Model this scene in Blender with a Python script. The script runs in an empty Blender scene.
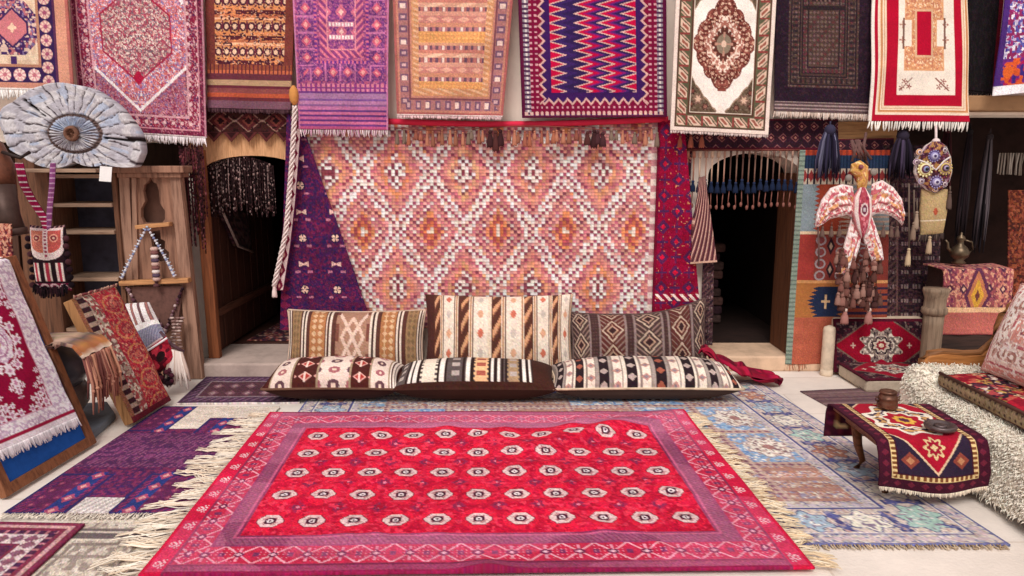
import bpy, math, random
import numpy as np
from mathutils import Vector
random.seed(7)
RNG = np.random.default_rng(11)
SC = bpy.context.scene
COL = SC.collection
PI = math.pi
# ------------------------------------------------------------------ camera
FPX, PITCH, HCAM = 740.0, math.radians(9.7), 1.65
cam_d = bpy.data.cameras.new('camera'); cam = bpy.data.objects.new('camera', cam_d); COL.objects.link(cam)
cam.location = (0, 0, HCAM); cam.rotation_euler = (PI/2 - PITCH, 0, 0)
cam_d.sensor_width = 36; cam_d.lens = FPX/1024*36; cam_d.clip_end = 200
SC.camera = cam
_c, _s = math.cos(PITCH), math.sin(PITCH)
def ray(u, v):
    x, y = (u-512)/FPX, (288-v)/FPX
    return np.array([x, _c + y*_s, -_s + y*_c])
def F(u, v, z=0.0):                      # point of the horizontal plane at height z
    d = ray(u, v); t = (z-HCAM)/d[2]
    return np.array([0, 0, HCAM]) + d*t
def W(u, v, Y):                          # point of the upright plane at depth Y
    d = ray(u, v); return np.array([0, 0, HCAM]) + d*(Y/d[1])
# ------------------------------------------------------------------ colour
def hx(h):
    h = h.lstrip('#'); return np.array([int(h[i:i+2], 16)/255 for i in (0, 2, 4)])
def lin(a):
    a = np.clip(np.asarray(a, float), 0, 1)
    return np.where(a <= .04045, a/12.92, ((a+.055)/1.055)**2.4)
def l4(h): return tuple(lin(hx(h))) + (1,)
_mats = {}
def _nt(name):
    m = bpy.data.materials.new(name); m.use_nodes = True
    nt = m.node_tree; b = nt.nodes['Principled BSDF']; return m, nt, b
def cloth(bump=.35, scale=420, rough=.95, name='woven_wool', sheen=.02):
    k = ('cloth', bump, scale, rough)
    if k in _mats: return _mats[k]
    m, nt, b = _nt(name); N, L = nt.nodes, nt.links
    a = N.new('ShaderNodeAttribute'); a.attribute_name = 'Col'
    tc = N.new('ShaderNodeTexCoord')
    n1 = N.new('ShaderNodeTexNoise'); n1.inputs['Scale'].default_value = scale; n1.inputs['Detail'].default_value = 1
    n2 = N.new('ShaderNodeTexNoise'); n2.inputs['Scale'].default_value = 9; n2.inputs['Detail'].default_value = 4
    L.new(tc.outputs['Object'], n1.inputs['Vector']); L.new(tc.outputs['Object'], n2.inputs['Vector'])
    r = N.new('ShaderNodeMapRange'); r.inputs[1].default_value = .25; r.inputs[2].default_value = .75
    r.inputs[3].default_value = .9; r.inputs[4].default_value = 1.08
    L.new(n2.outputs['Fac'], r.inputs[0])
    h = N.new('ShaderNodeHueSaturation'); L.new(a.outputs['Color'], h.inputs['Color']); L.new(r.outputs[0], h.inputs['Value'])
    L.new(h.outputs['Color'], b.inputs['Base Color'])
    bp = N.new('ShaderNodeBump'); bp.inputs['Strength'].default_value = bump; bp.inputs['Distance'].default_value = .004
    L.new(n1.outputs['Fac'], bp.inputs['Height']); L.new(bp.outputs['Normal'], b.inputs['Normal'])
    b.inputs['Roughness'].default_value = rough; b.inputs['Specular IOR Level'].default_value = .08
    b.inputs['Sheen Weight'].default_value = sheen; b.inputs['Sheen Roughness'].default_value = .5
    _mats[k] = m; return m
def mat(hexa, name='painted', rough=.8, var=.15, scale=14, bump=.2, metal=0, bscale=None, stretch=(1, 1, 1), hex2=None, spec=.3):
    k = (hexa, name, rough, var, scale, bump, metal, stretch, hex2)
    if k in _mats: return _mats[k]
    m, nt, b = _nt(name); N, L = nt.nodes, nt.links
    tc = N.new('ShaderNodeTexCoord'); mp = N.new('ShaderNodeMapping'); mp.inputs['Scale'].default_value = stretch
    L.new(tc.outputs['Object'], mp.inputs['Vector'])
    n = N.new('ShaderNodeTexNoise'); n.inputs['Scale'].default_value = scale; n.inputs['Detail'].default_value = 6; n.inputs['Roughness'].default_value = .65
    L.new(mp.outputs['Vector'], n.inputs['Vector'])
    cr = N.new('ShaderNodeValToRGB'); A = lin(hx(hexa))
    B = lin(hx(hex2)) if hex2 else np.clip(A*(1-2.2*var), 0, 1)
    Cc = np.clip(A*(1+var), 0, 1)
    cr.color_ramp.elements[0].position = .3; cr.color_ramp.elements[0].color = tuple(B)+(1,)
    cr.color_ramp.elements[1].position = .7; cr.color_ramp.elements[1].color = tuple(Cc)+(1,)
    e = cr.color_ramp.elements.new(.52); e.color = tuple(A)+(1,)
    L.new(n.outputs['Fac'], cr.inputs['Fac']); L.new(cr.outputs['Color'], b.inputs['Base Color'])
    n3 = N.new('ShaderNodeTexNoise'); n3.inputs['Scale'].default_value = bscale or scale*4; n3.inputs['Detail'].default_value = 4
    L.new(mp.outputs['Vector'], n3.inputs['Vector'])
    bp = N.new('ShaderNodeBump'); bp.inputs['Strength'].default_value = bump; bp.inputs['Distance'].default_value = .01
    L.new(n3.outputs['Fac'], bp.inputs['Height']); L.new(bp.outputs['Normal'], b.inputs['Normal'])
    b.inputs['Roughness'].default_value = rough; b.inputs['Metallic'].default_value = metal; b.inputs['Specular IOR Level'].default_value = spec
    _mats[k] = m; return m
def wood(hexa, hex2, name='old_wood', axis=2, rough=.75, scale=5):
    st = [9, 9, 9]; st[axis] = .7
    return mat(hexa, name, rough, .2, scale, .45, 0, None, tuple(st), hex2)
# ------------------------------------------------------------------ objects
def tag(o, label=None, cat=None, group=None, kind=None):
    if label: o['label'] = label
    if cat: o['category'] = cat
    if group: o['group'] = group
    if kind: o['kind'] = kind
    return o
def empty(name, loc, label, cat, group=None):
    o = bpy.data.objects.new(name, None); COL.objects.link(o); o.location = tuple(float(x) for x in loc); o.empty_display_size = .05
    return tag(o, label, cat, group)
def wpos(o):
    p = np.array(o.location)
    while o.parent is not None:
        o = o.parent; p = p + np.array(o.location)
    return p
def link(name, V, faces, m, parent=None, colors=None, smooth=True, quads=None):
    """World-space vertices become ONE mesh object, its origin at its base (or on its parent's)."""
    V = np.asarray(V, float)
    if parent is not None: org = wpos(parent)
    else:
        lo, hi = V.min(0), V.max(0); org = np.array([(lo[0]+hi[0])/2, (lo[1]+hi[1])/2, lo[2]])
    L = V - org
    me = bpy.data.meshes.new(name)
    me.vertices.add(len(L)); me.vertices.foreach_set('co', L.astype(np.float32).ravel())
    loops, starts, tot = [], [], 0
    if quads is not None and len(quads):
        q = np.asarray(quads, np.int32); loops.append(q.ravel()); starts.append(np.arange(len(q), dtype=np.int32)*4); tot = q.size
    if faces:
        st = []; fl = []
        for f in faces:
            st.append(tot); fl.extend(f); tot += len(f)
        loops.append(np.array(fl, np.int32)); starts.append(np.array(st, np.int32))
    loops = np.concatenate(loops); starts = np.concatenate(starts)
    me.loops.add(len(loops)); me.loops.foreach_set('vertex_index', loops)
    me.polygons.add(len(starts)); me.polygons.foreach_set('loop_start', starts)
    me.polygons.foreach_set('use_smooth', np.full(len(starts), bool(smooth)))
    me.update(calc_edges=True); me.validate()
    if colors is not None:
        at = me.color_attributes.new('Col', 'FLOAT_COLOR', 'POINT')
        c4 = np.ones((len(L), 4), np.float32); c4[:, :3] = lin(colors); at.data.foreach_set('color', c4.ravel())
    me.materials.append(m)
    o = bpy.data.objects.new(name, me); COL.objects.link(o)
    if parent is not None: o.parent = parent
    else: o.location = tuple(org)
    return o
def bevel(o, w=.006, seg=2):
    b = o.modifiers.new('bevel', 'BEVEL'); b.width = w; b.segments = seg; b.limit_method = 'ANGLE'
    return o
class MB:
    """Collects boxes, beams, tubes, lathes and prisms into ONE mesh."""
    def __init__(s): s.v, s.f, s.c = [], [], []; s.cur = (.5, .5, .5)
    def add(s, vs, fs):
        k = len(s.v); s.v.extend([tuple(map(float, p)) for p in vs]); s.f.extend([tuple(i+k for i in f) for f in fs]); s.c.extend([tuple(s.cur)]*len(vs)); return s
    def box(s, lo, hi):
        (a, b, c), (d, e, f) = lo, hi
        return s.add([(a,b,c),(d,b,c),(d,e,c),(a,e,c),(a,b,f),(d,b,f),(d,e,f),(a,e,f)], [(0,3,2,1),(4,5,6,7),(0,1,5,4),(1,2,6,5),(2,3,7,6),(3,0,4,7)])
    def hexa(s, q, off):
        """A quad (4 points, anticlockwise from the front) given depth by the vector off."""
        q = [np.asarray(p, float) for p in q]; r = [p+off for p in q]
        return s.add(q+r, [(0,1,2,3),(7,6,5,4),(0,4,5,1),(1,5,6,2),(2,6,7,3),(3,7,4,0)])
    def beam(s, p0, p1, w, h, up=(0, -1, 0)):
        p0, p1 = np.asarray(p0, float), np.asarray(p1, float); d = p1-p0; d = d/np.linalg.norm(d)
        a = np.cross(d, up); a = a/np.linalg.norm(a)*w/2; b = np.cross(a, d); b = b/np.linalg.norm(b)*h/2
        return s.add([p0-a-b, p0+a-b, p0+a+b, p0-a+b, p1-a-b, p1+a-b, p1+a+b, p1-a+b], [(0,3,2,1),(4,5,6,7),(0,1,5,4),(1,2,6,5),(2,3,7,6),(3,0,4,7)])
    def tube(s, path, rad, n=8, cap=True):
        path = [np.asarray(p, float) for p in path]; k = len(path)
        rad = [rad]*k if np.isscalar(rad) else list(rad)
        vs = []
        for i, p in enumerate(path):
            d = path[min(i+1, k-1)] - path[max(i-1, 0)]; d = d/(np.linalg.norm(d)+1e-9)
            ref = np.array([0, 0, 1.]) if abs(d[2]) < .9 else np.array([1., 0, 0])
            a = np.cross(d, ref); a /= np.linalg.norm(a); b = np.cross(d, a)
            for j in range(n):
                t = 2*PI*j/n; vs.append(p + rad[i]*(a*math.cos(t) + b*math.sin(t)))
        fs = [(i*n+j, i*n+(j+1) % n, (i+1)*n+(j+1) % n, (i+1)*n+j) for i in range(k-1) for j in range(n)]
        if cap: fs += [tuple(range(n))[::-1], tuple((k-1)*n+j for j in range(n))]
        return s.add(vs, fs)
    def lathe(s, prof, c=(0, 0, 0), n=24, axis=(0, 0, 1), squash=1):
        ax = np.asarray(axis, float); ax = ax/np.linalg.norm(ax)
        ref = np.array([1., 0, 0]) if abs(ax[0]) < .9 else np.array([0, 1., 0])
        b = np.cross(ax, ref); b /= np.linalg.norm(b); a = np.cross(b, ax); c = np.asarray(c, float)
        vs = [c + ax*z + r*(a*math.cos(2*PI*j/n) + b*math.sin(2*PI*j/n)*squash) for r, z in prof for j in range(n)]
        k = len(prof)
        fs = [(i*n+j, i*n+(j+1) % n, (i+1)*n+(j+1) % n, (i+1)*n+j) for i in range(k-1) for j in range(n)]
        fs += [tuple(range(n))[::-1], tuple((k-1)*n+j for j in range(n))]
        return s.add(vs, fs)
    def ball(s, c, r, n=10, m=6, sq=(1, 1, 1)):
        c = np.asarray(c, float); vs = []
        for i in range(m+1):
            t = PI*(.04+.92*i/m)
            for j in range(n):
                p = 2*PI*j/n; vs.append(c + r*np.array([math.sin(t)*math.cos(p)*sq[0], math.sin(t)*math.sin(p)*sq[1], math.cos(t)*sq[2]]))
        fs = [(i*n+j, (i+1)*n+j, (i+1)*n+(j+1) % n, i*n+(j+1) % n) for i in range(m) for j in range(n)] + [tuple(range(n)), tuple(m*n+j for j in range(n))[::-1]]
        return s.add(vs, fs)
    def prism(s, pts, off):
        """A closed outline (3-D points in one plane) extruded by off."""
        pts = [np.asarray(p, float) for p in pts]; n = len(pts)
        return s.add(pts+[p+off for p in pts], [tuple(range(n)), tuple(range(2*n-1, n-1, -1))] + [(i, i+n, (i+1) % n+n, (i+1) % n) for i in range(n)])
    def build(s, name, m, parent=None, smooth=False, bev=0, color=False):
        o = link(name, s.v, s.f, m, parent, colors=np.array(s.c) if color else None, smooth=smooth)
        if bev: bevel(o, bev)
        if smooth: o.data.shade_smooth() if hasattr(o.data, 'shade_smooth') else None
        return o
# ------------------------------------------------------------------ cloth sheets
def bil(TL, TR, BR, BL, m, n):
    u = np.linspace(0, 1, n)[None, :, None]; v = np.linspace(0, 1, m)[:, None, None]
    TL, TR, BR, BL = [np.asarray(p, float) for p in (TL, TR, BR, BL)]
    return (TL*(1-u)+TR*u)*(1-v) + (BL*(1-u)+BR*u)*v
def normals(P):
    du = np.gradient(P, axis=1); dv = np.gradient(P, axis=0); n = np.cross(dv, du)
    return n/(np.linalg.norm(n, axis=2, keepdims=True)+1e-12)
def gridq(m, n, off=0, flip=False):
    i = np.arange(m*n).reshape(m, n)+off
    q = np.stack([i[:-1, :-1], i[1:, :-1], i[1:, 1:], i[:-1, 1:]], -1).reshape(-1, 4)
    return q[:, ::-1] if flip else q
def sheet(name, P, C, m=None, parent=None, thick=.012, back=None, sub=6, backcol=None):
    """A patterned cloth: front grid P (rows from the top) coloured knot by knot, edges and a back at a real thickness."""
    h, w = P.shape[:2]; N = normals(P)
    B = P - N*thick if back is None else back
    per = np.concatenate([np.arange(w), np.arange(1, h)*w+w-1, (h-1)*w+np.arange(w-2, -1, -1), np.arange(h-2, 0, -1)*w])
    Pf, Bf, Cf = P.reshape(-1, 3), B.reshape(-1, 3), C.reshape(-1, 3)
    k = len(per); o1 = h*w
    ring = np.stack([per, np.roll(per, -1), o1+np.roll(np.arange(k), -1), o1+np.arange(k)], -1)
    ii = np.unique(np.linspace(0, h-1, max(3, h//sub)).astype(int)); jj = np.unique(np.linspace(0, w-1, max(3, w//sub)).astype(int))
    Bs = B[np.ix_(ii, jj)].reshape(-1, 3); Cs = C[np.ix_(ii, jj)].reshape(-1, 3) if backcol is None else np.tile(hx(backcol), (len(ii)*len(jj), 1))
    V = np.concatenate([Pf, Bf[per], Bs]); Cc = np.concatenate([Cf, Cf[per]*.9, Cs])
    Q = np.concatenate([gridq(h, w), ring, gridq(len(ii), len(jj), o1+k, True)])
    return link(name, V, None, m or cloth(), parent, colors=Cc, quads=Q)
def fringe(parent, E, d, length, n, col, name='fringe', w=.004, jit=.25, z0=None, seed=1, sag=.0, clump=0):
    """Loose warp ends along the edge polyline E, pointing along d."""
    r = np.random.default_rng(seed); E = np.asarray(E, float); mb = MB(); d = np.asarray(d, float); d = d/np.linalg.norm(d)
    seg = np.r_[0, np.cumsum(np.linalg.norm(np.diff(E, axis=0), axis=1))]
    cols = [hx(c) for c in (col if isinstance(col, list) else [col])]
    e = (E[-1]-E[0]); e = e/np.linalg.norm(e); side = np.cross(e, d)
    kn = None
    for i in range(n):
        s = (i+.5+r.uniform(-.3, .3))/n*seg[-1]
        p = np.array([np.interp(s, seg, E[:, k]) for k in range(3)])
        L = length*(1+r.uniform(-jit, jit)); lean = e*r.normal(0, .16 if not sag else .3)*L
        if clump:
            if i % clump == 0: kn = e*r.normal(0, .35)*length; kL = length*(1+r.uniform(-jit, jit))
            lean = kn + e*r.normal(0, .05)*length; L = kL
        cu = e*r.normal(0, .10)*L if z0 is not None else 0
        pts = [p, p + d*L*.35+lean*.15+cu, p + d*L*.7+lean*.5-cu*.6, p + d*L+lean+cu*.5]
        if z0 is not None: pts = [np.array([q[0], q[1], max(z0, q[2]) + r.uniform(0, .006)]) for q in pts]
        mb.cur = np.clip(cols[r.integers(len(cols))]*r.uniform(.88, 1.08), 0, 1)
        mb.tube(pts, [w/2, w/2, w/2, w*.3], n=4)
    return mb.build(name, cloth(.1, 200), parent, smooth=True, color=True)
def wave(h, w, amp, seed, fx=3, fy=2, top0=True):
    """Soft random undulation of a hanging or lying cloth."""
    r = np.random.default_rng(seed); u = np.linspace(0, 1, w)[None, :]; v = np.linspace(0, 1, h)[:, None]; z = np.zeros((h, w))
    for _ in range(6):
        a, b = r.uniform(.5, fx), r.uniform(0, fy); z += np.sin(2*PI*(a*u+b*v+r.uniform()))*r.uniform(.4, 1)
    z = z/6
    return amp*z*((.35+.65*v) if top0 else 1)
def hang(name, label, cat, q, Y, pat, wk=None, thick=.012, amp=.02, seed=1, fr=None, group=None, m=None, fx=3, dens=1.55, topY=None, edge=None, cut=False):
    """A cloth hung in the upright plane Y; q: its four corners as the photograph shows them."""
    q = [W(a, b, Y) for a, b in q]
    if topY is not None:
        q = [W(a, b, yy) for (a, b), yy in zip([(x) for x in topY[1]], topY[0])]
    wp = max(np.linalg.norm(q[1]-q[0]), np.linalg.norm(q[2]-q[3]))*740/Y; hp = np.linalg.norm(q[3]-q[0])*740/Y
    w, h = max(8, int(wp*dens)), max(8, int(hp*dens))
    P = bil(*q, h, w); N = normals(P)
    if cut:                                            # the pattern keeps its own square grid and the edges cut through it
        lo, hi = P.reshape(-1, 3).min(0), P.reshape(-1, 3).max(0); W2, H2 = int((hi[0]-lo[0])*740/Y*dens)+1, int((hi[2]-lo[2])*740/Y*dens)+1
        C0 = pat(W2, H2); C = C0[np.clip(((hi[2]-P[:, :, 2])/(hi[2]-lo[2])*(H2-1)).round().astype(int), 0, H2-1), np.clip(((P[:, :, 0]-lo[0])/(hi[0]-lo[0])*(W2-1)).round().astype(int), 0, W2-1)]
    else: C = pat(w, h)
    wv = wave(h, w, amp, seed, fx); P = P + N*(wv - wv.min())[:, :, None]
    if edge is not None: P = edge(P)
    o = sheet(name, P, C, m, None, thick); tag(o, label, cat, group)
    if fr: fringe(o, P[-1, ::4] - N[-1, ::4]*thick*.5, (0, 0, -1), fr.get('len', .07), fr.get('n', 70), fr.get('col', '#efe4dc'), w=fr.get('w', .006), seed=seed)
    return o
# ------------------------------------------------------------------ pattern canvas
def noise(h, w, sc, seed=0, sx=None):
    r = np.random.default_rng(seed); sx = sx or sc
    gh, gw = int(h/sc)+3, int(w/sx)+3; g = r.random((gh, gw))
    y = np.arange(h)/sc; x = np.arange(w)/sx; y0, x0 = y.astype(int), x.astype(int); fy, fx = (y-y0)[:, None], (x-x0)[None, :]
    fy = fy*fy*(3-2*fy); fx = fx*fx*(3-2*fx)
    a, b, c, d = g[np.ix_(y0, x0)], g[np.ix_(y0, x0+1)], g[np.ix_(y0+1, x0)], g[np.ix_(y0+1, x0+1)]
    return (a*(1-fx)+b*fx)*(1-fy) + (c*(1-fx)+d*fx)*fy
def tri(x, p): return np.abs(((x/p) % 1)*2-1)          # 1 at multiples of p, 0 half way
class Cv:
    """A canvas of knots; X, Y, w, h in design units of 1/sc knots."""
    def __init__(s, w, h, bg, sc=1.0):
        s.pw, s.ph, s.sc = w, h, sc; s.w, s.h = w/sc, h/sc; s.a = np.tile(hx(bg), (h, w, 1))
        s.X, s.Y = np.meshgrid((np.arange(w)+.5)/sc, (np.arange(h)+.5)/sc); s.B = s.h-s.Y
    def fill(s, m, c, al=1.0):
        c = hx(c) if isinstance(c, str) else np.asarray(c)
        s.a[m] = s.a[m]*(1-al)+c*al; return s
    def rect(s, x0, y0, x1, y1, c): return s.fill(s.R(x0, y0, x1, y1), c)
    def R(s, x0, y0, x1, y1): return (s.X >= x0) & (s.X < x1) & (s.Y >= y0) & (s.Y < y1)
    def D(s, top=True, ex=1.0):                         # distance to the nearest edge (top edge left out for rugs that run on upwards)
        d = np.minimum(np.minimum(s.X, s.w-s.X), s.h-s.Y)
        return np.minimum(d, s.Y) if top else d
    def S(s, top=True):                                 # position along the nearest edge
        dx = np.minimum(s.X, s.w-s.X); dy = (np.minimum(s.Y, s.h-s.Y) if top else s.h-s.Y)
        return np.where(dx < dy, s.Y, s.X)
    def bands(s, lst, top=True):                        # [(width, colour)] from the edge inwards; returns the last distance
        d = s.D(top); k = 0
        for wd, c in lst: s.fill((d >= k) & (d < k+wd), c); k += wd
        return k
    def dia(s, cx, cy, rx, ry): return np.abs(s.X-cx)/rx+np.abs(s.Y-cy)/ry < 1
    def ell(s, cx, cy, rx, ry): return ((s.X-cx)/rx)**2+((s.Y-cy)/ry)**2 < 1
    def rose(s, cx, cy, r, n=8, amp=.2, ph=0, asp=1):
        dx, dy = s.X-cx, (s.Y-cy)/asp; return np.hypot(dx, dy) < r*(1-amp+amp*np.cos(n*np.arctan2(dy, dx)+ph))
    def clutter(s, m, cols, sc=2.5, q=.62, seed=1, sym=True, symv=False):
        for i, c in enumerate(cols):
            n = noise(s.ph, s.pw, sc*s.sc, seed*31+i)
            if sym: n = np.maximum(n, n[:, ::-1])*.5 + (n+n[:, ::-1])*.25
            if symv: n = (n+n[::-1])*.5
            t = np.quantile(n, q); s.fill(m & (n > t), c)
        return s
    def jit(s, amt=.07, ab=.06, seed=3):
        r = np.random.default_rng(seed)
        s.a = s.a*(1+r.normal(0, amt, (s.ph, s.pw, 1)))*(1+ab*(noise(s.ph, s.pw, 14, seed, 60)[:, :, None]-.5)*2)+r.normal(0, amt*.25, (s.ph, s.pw, 3))
        s.a = np.clip(s.a, 0, 1); return s.a
def tilec(c, px, py, ox=0, oy=0):                       # coordinates within repeating tiles, and their indices
    x = (c.X-ox)/px; y = (c.Y-oy)/py
    return (x-np.floor(x)-.5)*px, (y-np.floor(y)-.5)*py, np.floor(x).astype(int), np.floor(y).astype(int)
# ------------------------------------------------------------------ rug patterns (design unit = one pixel of the photograph at that rug)
D0 = 1.55
def p_hero(w, h):
    c = Cv(w, h, '#d3123a', 1.0)                       # 420 x 300 knots
    d = c.D(); sx = np.minimum(c.X, w-c.X); sy = np.minimum(c.Y, h-c.Y)
    endz = sx < 16
    c.fill(d < 60, '#b4304f')
    c.fill(d < 3, '#8f1c48')
    c.fill((d >= 3) & (d < 9), '#943c5e'); c.fill((d >= 9) & (d < 11), '#752848')
    b = (d >= 12) & (d < 33); c.fill(b, '#bf2848')
    al = np.where(sx < sy, c.Y, c.X); p = 22.0; t = ((al/p) % 1-.5)*p; m = d-22.5
    cross = (np.abs(np.abs(t)-np.abs(m)) < .8); c.fill(b & cross, '#e8a5b4')
    c.fill(b & (np.abs(t) < 1.0) & (np.abs(m) < 9), '#dc8ca0')
    rr = np.abs(t)+np.abs(m); c.fill(b & (rr < 4.5), '#6d2348'); c.fill(b & (rr < 2.2), '#e9b7c6')
    c.fill(b & (np.abs(np.abs(t)-p/2) < 2.2) & (np.abs(m) < 2.2), '#74305a')
    c.fill(b & (tri(al, 3.1) > .75) & (tri(d, 3.7) > .7), '#e58ea2')
    c.fill((d >= 33) & (d < 35), '#8d3a63'); c.fill((d >= 35) & (d < 44), '#97506f')
    c.fill((d >= 35) & (d < 44) & (tri(al+d*.7, 4) > .6), '#823a5c'); c.fill((d >= 44) & (d < 46), '#c25b80'); c.fill((d >= 46) & (d < 48), '#7e2c52')
    # plain red ends with little white feathers
    c.fill(endz, '#cf1a42'); c.fill((sx > 14) & (sx < 16), '#8a2c50')
    fy = ((c.Y/25) % 1-.5)*25; f = endz & (np.abs(fy) < 6) & (sx > 4) & (sx < 12)
    c.fill(f & (tri(sx+np.abs(fy)*.8, 3.2) > .45) & (np.abs(fy) < (sx-3)*.9), '#f0cdd2')
    # field of guls
    x0, x1, y0, y1 = 48, w-48, 48, h-48
    fld = (c.X > x0) & (c.X < x1) & (c.Y > y0) & (c.Y < y1)
    c.fill(fld, '#c21036'); c.fill(fld & (noise(h, w, 26, 5) > .55), '#d01a3e')
    px, py = (x1-x0)/11, (y1-y0)/5
    tx, ty, _, _ = tilec(c, px, py, x0, y0)
    halo = np.hypot(tx/13, ty/17); c.fill(fld & (halo < 1), '#dc1c3c')
    g = np.maximum(np.abs(tx)/12.2+np.abs(ty)/17, np.maximum(np.abs(tx)/11, np.abs(ty)/9.8))
    g = g*1.17; c.fill(fld & (g < 1.07), '#8e1d3c'); c.fill(fld & (g < .98), '#e2c2c0')
    q = fld & (g < .8) & (np.abs(tx) > 1.0) & (np.abs(ty) > 1.2)
    c.fill(q & (tri(tx, 3.4)+tri(ty, 3.8) > 1.2), '#9c5a66'); c.fill(q & ((tx*ty) > 0) & (g < .72), '#c08a8c'); c.fill(q & ((tx*ty) < 0) & (g < .55), '#8a4652')
    e = np.hypot(tx/4.2, ty/4.8); c.fill(fld & (e < 1), '#4a1830'); c.fill(fld & (e < .55), '#f1dde0'); c.fill(fld & (e < .25), '#3c1630')
    sx2, sy2, _, _ = tilec(c, px, py, x0+px/2, y0+py/2)
    inn = (c.X > x0+px*.6) & (c.X < x1-px*.6) & (c.Y > y0+py*.6) & (c.Y < y1-py*.6)
    s = np.abs(sx2)/7+np.abs(sy2)/9; c.fill(fld & inn & (s < 1), '#a52047'); c.fill(fld & inn & (s < .75) & (tri(sx2, 3)+tri(sy2, 3) > 1), '#6e2a4e'); c.fill(fld & inn & (s < .25), '#e07c93')
    c.clutter(fld & (g > 1.1), ['#b00c30', '#e03450'], 3, .8, 21, sym=False); n = noise(h, w, 30, 9, 60); c.fill((d > 3) & (d < 48) & (n > .45), '#d67f9e', .3); c.fill((d > 3) & (d < 48) & (c.Y < 60), '#d890ac', .3)  # faded pink patches; far border lightened in colour for its grazing sheen
    return c.jit(.07, .06)
def p_kilim(w, h):                                     # the great wall kilim; 3 knots to a woven cell
    cw, chh = 3, 3; c = Cv(w, h, '#d98a72'); r = np.random.default_rng(4)
    I = np.floor(c.X/cw).astype(int); J = np.floor(c.Y/chh).astype(int); nI, nJ = I.max()+1, J.max()+1
    i = np.arange(nI)[None, :]+0*np.arange(nJ)[:, None]; j = np.arange(nJ)[:, None]+0*i
    PX, PY = 19.4, 36.5; ox, oy = 8.5, 15.5
    def lat(ax, ay):
        u = (i-ax)/PX; v = (j-ay)/PY; a = np.round(u); b = np.round(v)
        return (np.abs((u-a)*PX), np.abs((v-b)*PY), a.astype(int), b.astype(int))
    A = lat(ox, oy); Bt = lat(ox+PX/2, oy+PY/2)
    dA = A[0]/(PX/2)+A[1]/(PY/2); dB = Bt[0]/(PX/2)+Bt[1]/(PY/2)
    isA = dA <= dB; d = np.where(isA, dA, dB); ka = np.where(isA, A[2]*7+A[3]*3, Bt[2]*5+Bt[3]*11+40)
    par = (i+j) % 2
    pal = [hx(k) for k in ('#eca67e', '#e8956c', '#f1b48c', '#e39c80', '#eca27c', '#dda078')]
    cell = np.array(pal)[ka % 6]
    def put(m, col): cell[m] = hx(col)
    rnd = r.random(d.shape); a = isA; b = ~isA
    put((d < .62) & (par == 0) & (rnd < .3), '#dc8472')
    put(a & (d >= .5) & (d < .64), '#e89a8c'); put(a & (d >= .5) & (d < .64) & (par == 1) & (rnd < .6), '#d47c80')
    put((d >= .64) & (d < .80), '#e9a096'); put((d >= .64) & (d < .80) & (par == 0), '#c06a7a'); put((d >= .64) & (d < .80) & (par == 0) & (rnd < .4), '#94455c')
    put((d >= .81) & (d < .92), '#faeee8'); put((d >= .81) & (d < .92) & (par == 0) & (rnd < .28), '#dc9a98')
    put(d >= .92, '#f1c8bc'); put((d >= .92) & (par == 0), '#a04c62'); put((d >= .92) & (par == 1) & (rnd < .35), '#f7e8e0')
    put(a & (d < .08), '#8d4250'); put(a & (d >= .08) & (d < .17), '#f7e8de'); put(a & (d >= .17) & (d < .24), '#8d4654'); put(a & (d >= .24) & (d < .34) & (par == 0), '#f9ece4'); put(a & (d >= .24) & (d < .34) & (par == 1), '#cf9490'); put(a & (d >= .34) & (d < .40) & (par == 1), '#9c5262')
    put(b & (d >= .38) & (d < .64), '#eaa898'); put(b & (d >= .38) & (d < .64) & (par == 0), '#cb7884'); put(b & (d >= .38) & (d < .64) & (par == 0) & (rnd < .3), '#984a60'); put(b & (d >= .46) & (d < .54) & (par == 1), '#f6e2d8')
    put(b & (d < .1), '#f0dccc'); put(b & (d >= .1) & (d < .2), '#dc7c58'); put(b & (d >= .2) & (d < .3), '#b0545c'); put(b & (d >= .3) & (d < .38), '#eb9668')
    cell = np.clip(cell*(1+r.normal(0, .06, cell.shape[:2]+(1,)))+r.normal(0, .012, cell.shape), 0, 1)
    c.a = cell[J, I]
    c.a[(c.Y % chh < 1)] *= .84; c.a[(c.X % cw < 1)] *= .93
    sel = (c.X > w-9); c.fill(sel, '#f1ddd2'); c.fill(sel & ((c.Y//6) % 2 == 0), '#c98a90')
    return c.jit(.05, .05)
def p_purple_under(w, h):                              # wine and violet rug behind the kilim's left side
    c = Cv(w, h, '#471f4d', D0)
    c.fill(noise(h, w, 9, 3, 14) > .55, '#571d46'); c.fill(noise(h, w, 3, 8) > .62, '#6b2348'); c.fill(noise(h, w, 3, 9) > .72, '#33204f')
    tx, ty, ix, iy = tilec(c, 34, 27, 12, 6)
    tx = tx-np.where(iy % 2 == 0, 0, 0)
    f = np.hypot(tx, ty)
    c.fill((f < 5.2) & (iy % 2 == 0), '#2d1740'); c.fill((f < 3.9) & (iy % 2 == 0) & (np.abs(np.sin(2*np.arctan2(ty, tx))) > .45), '#e6b9a6')
    bt = (np.abs(ty) < np.abs(tx)*.5+.6) & (np.abs(tx) < 5) & (iy % 2 == 1); c.fill(bt, '#dfb2a8')
    c.fill((np.abs(ty-8) < 1.1) & (np.abs(tx) < 9) & (np.abs(tx) > 4), '#b26f86')
    e = (c.X < 14); c.fill(e, '#3d1b46'); c.fill(e & (tri(c.Y, 9) > np.abs(c.X-7)/7), '#7b2449')
    return c.jit(.12, .08)
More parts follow.
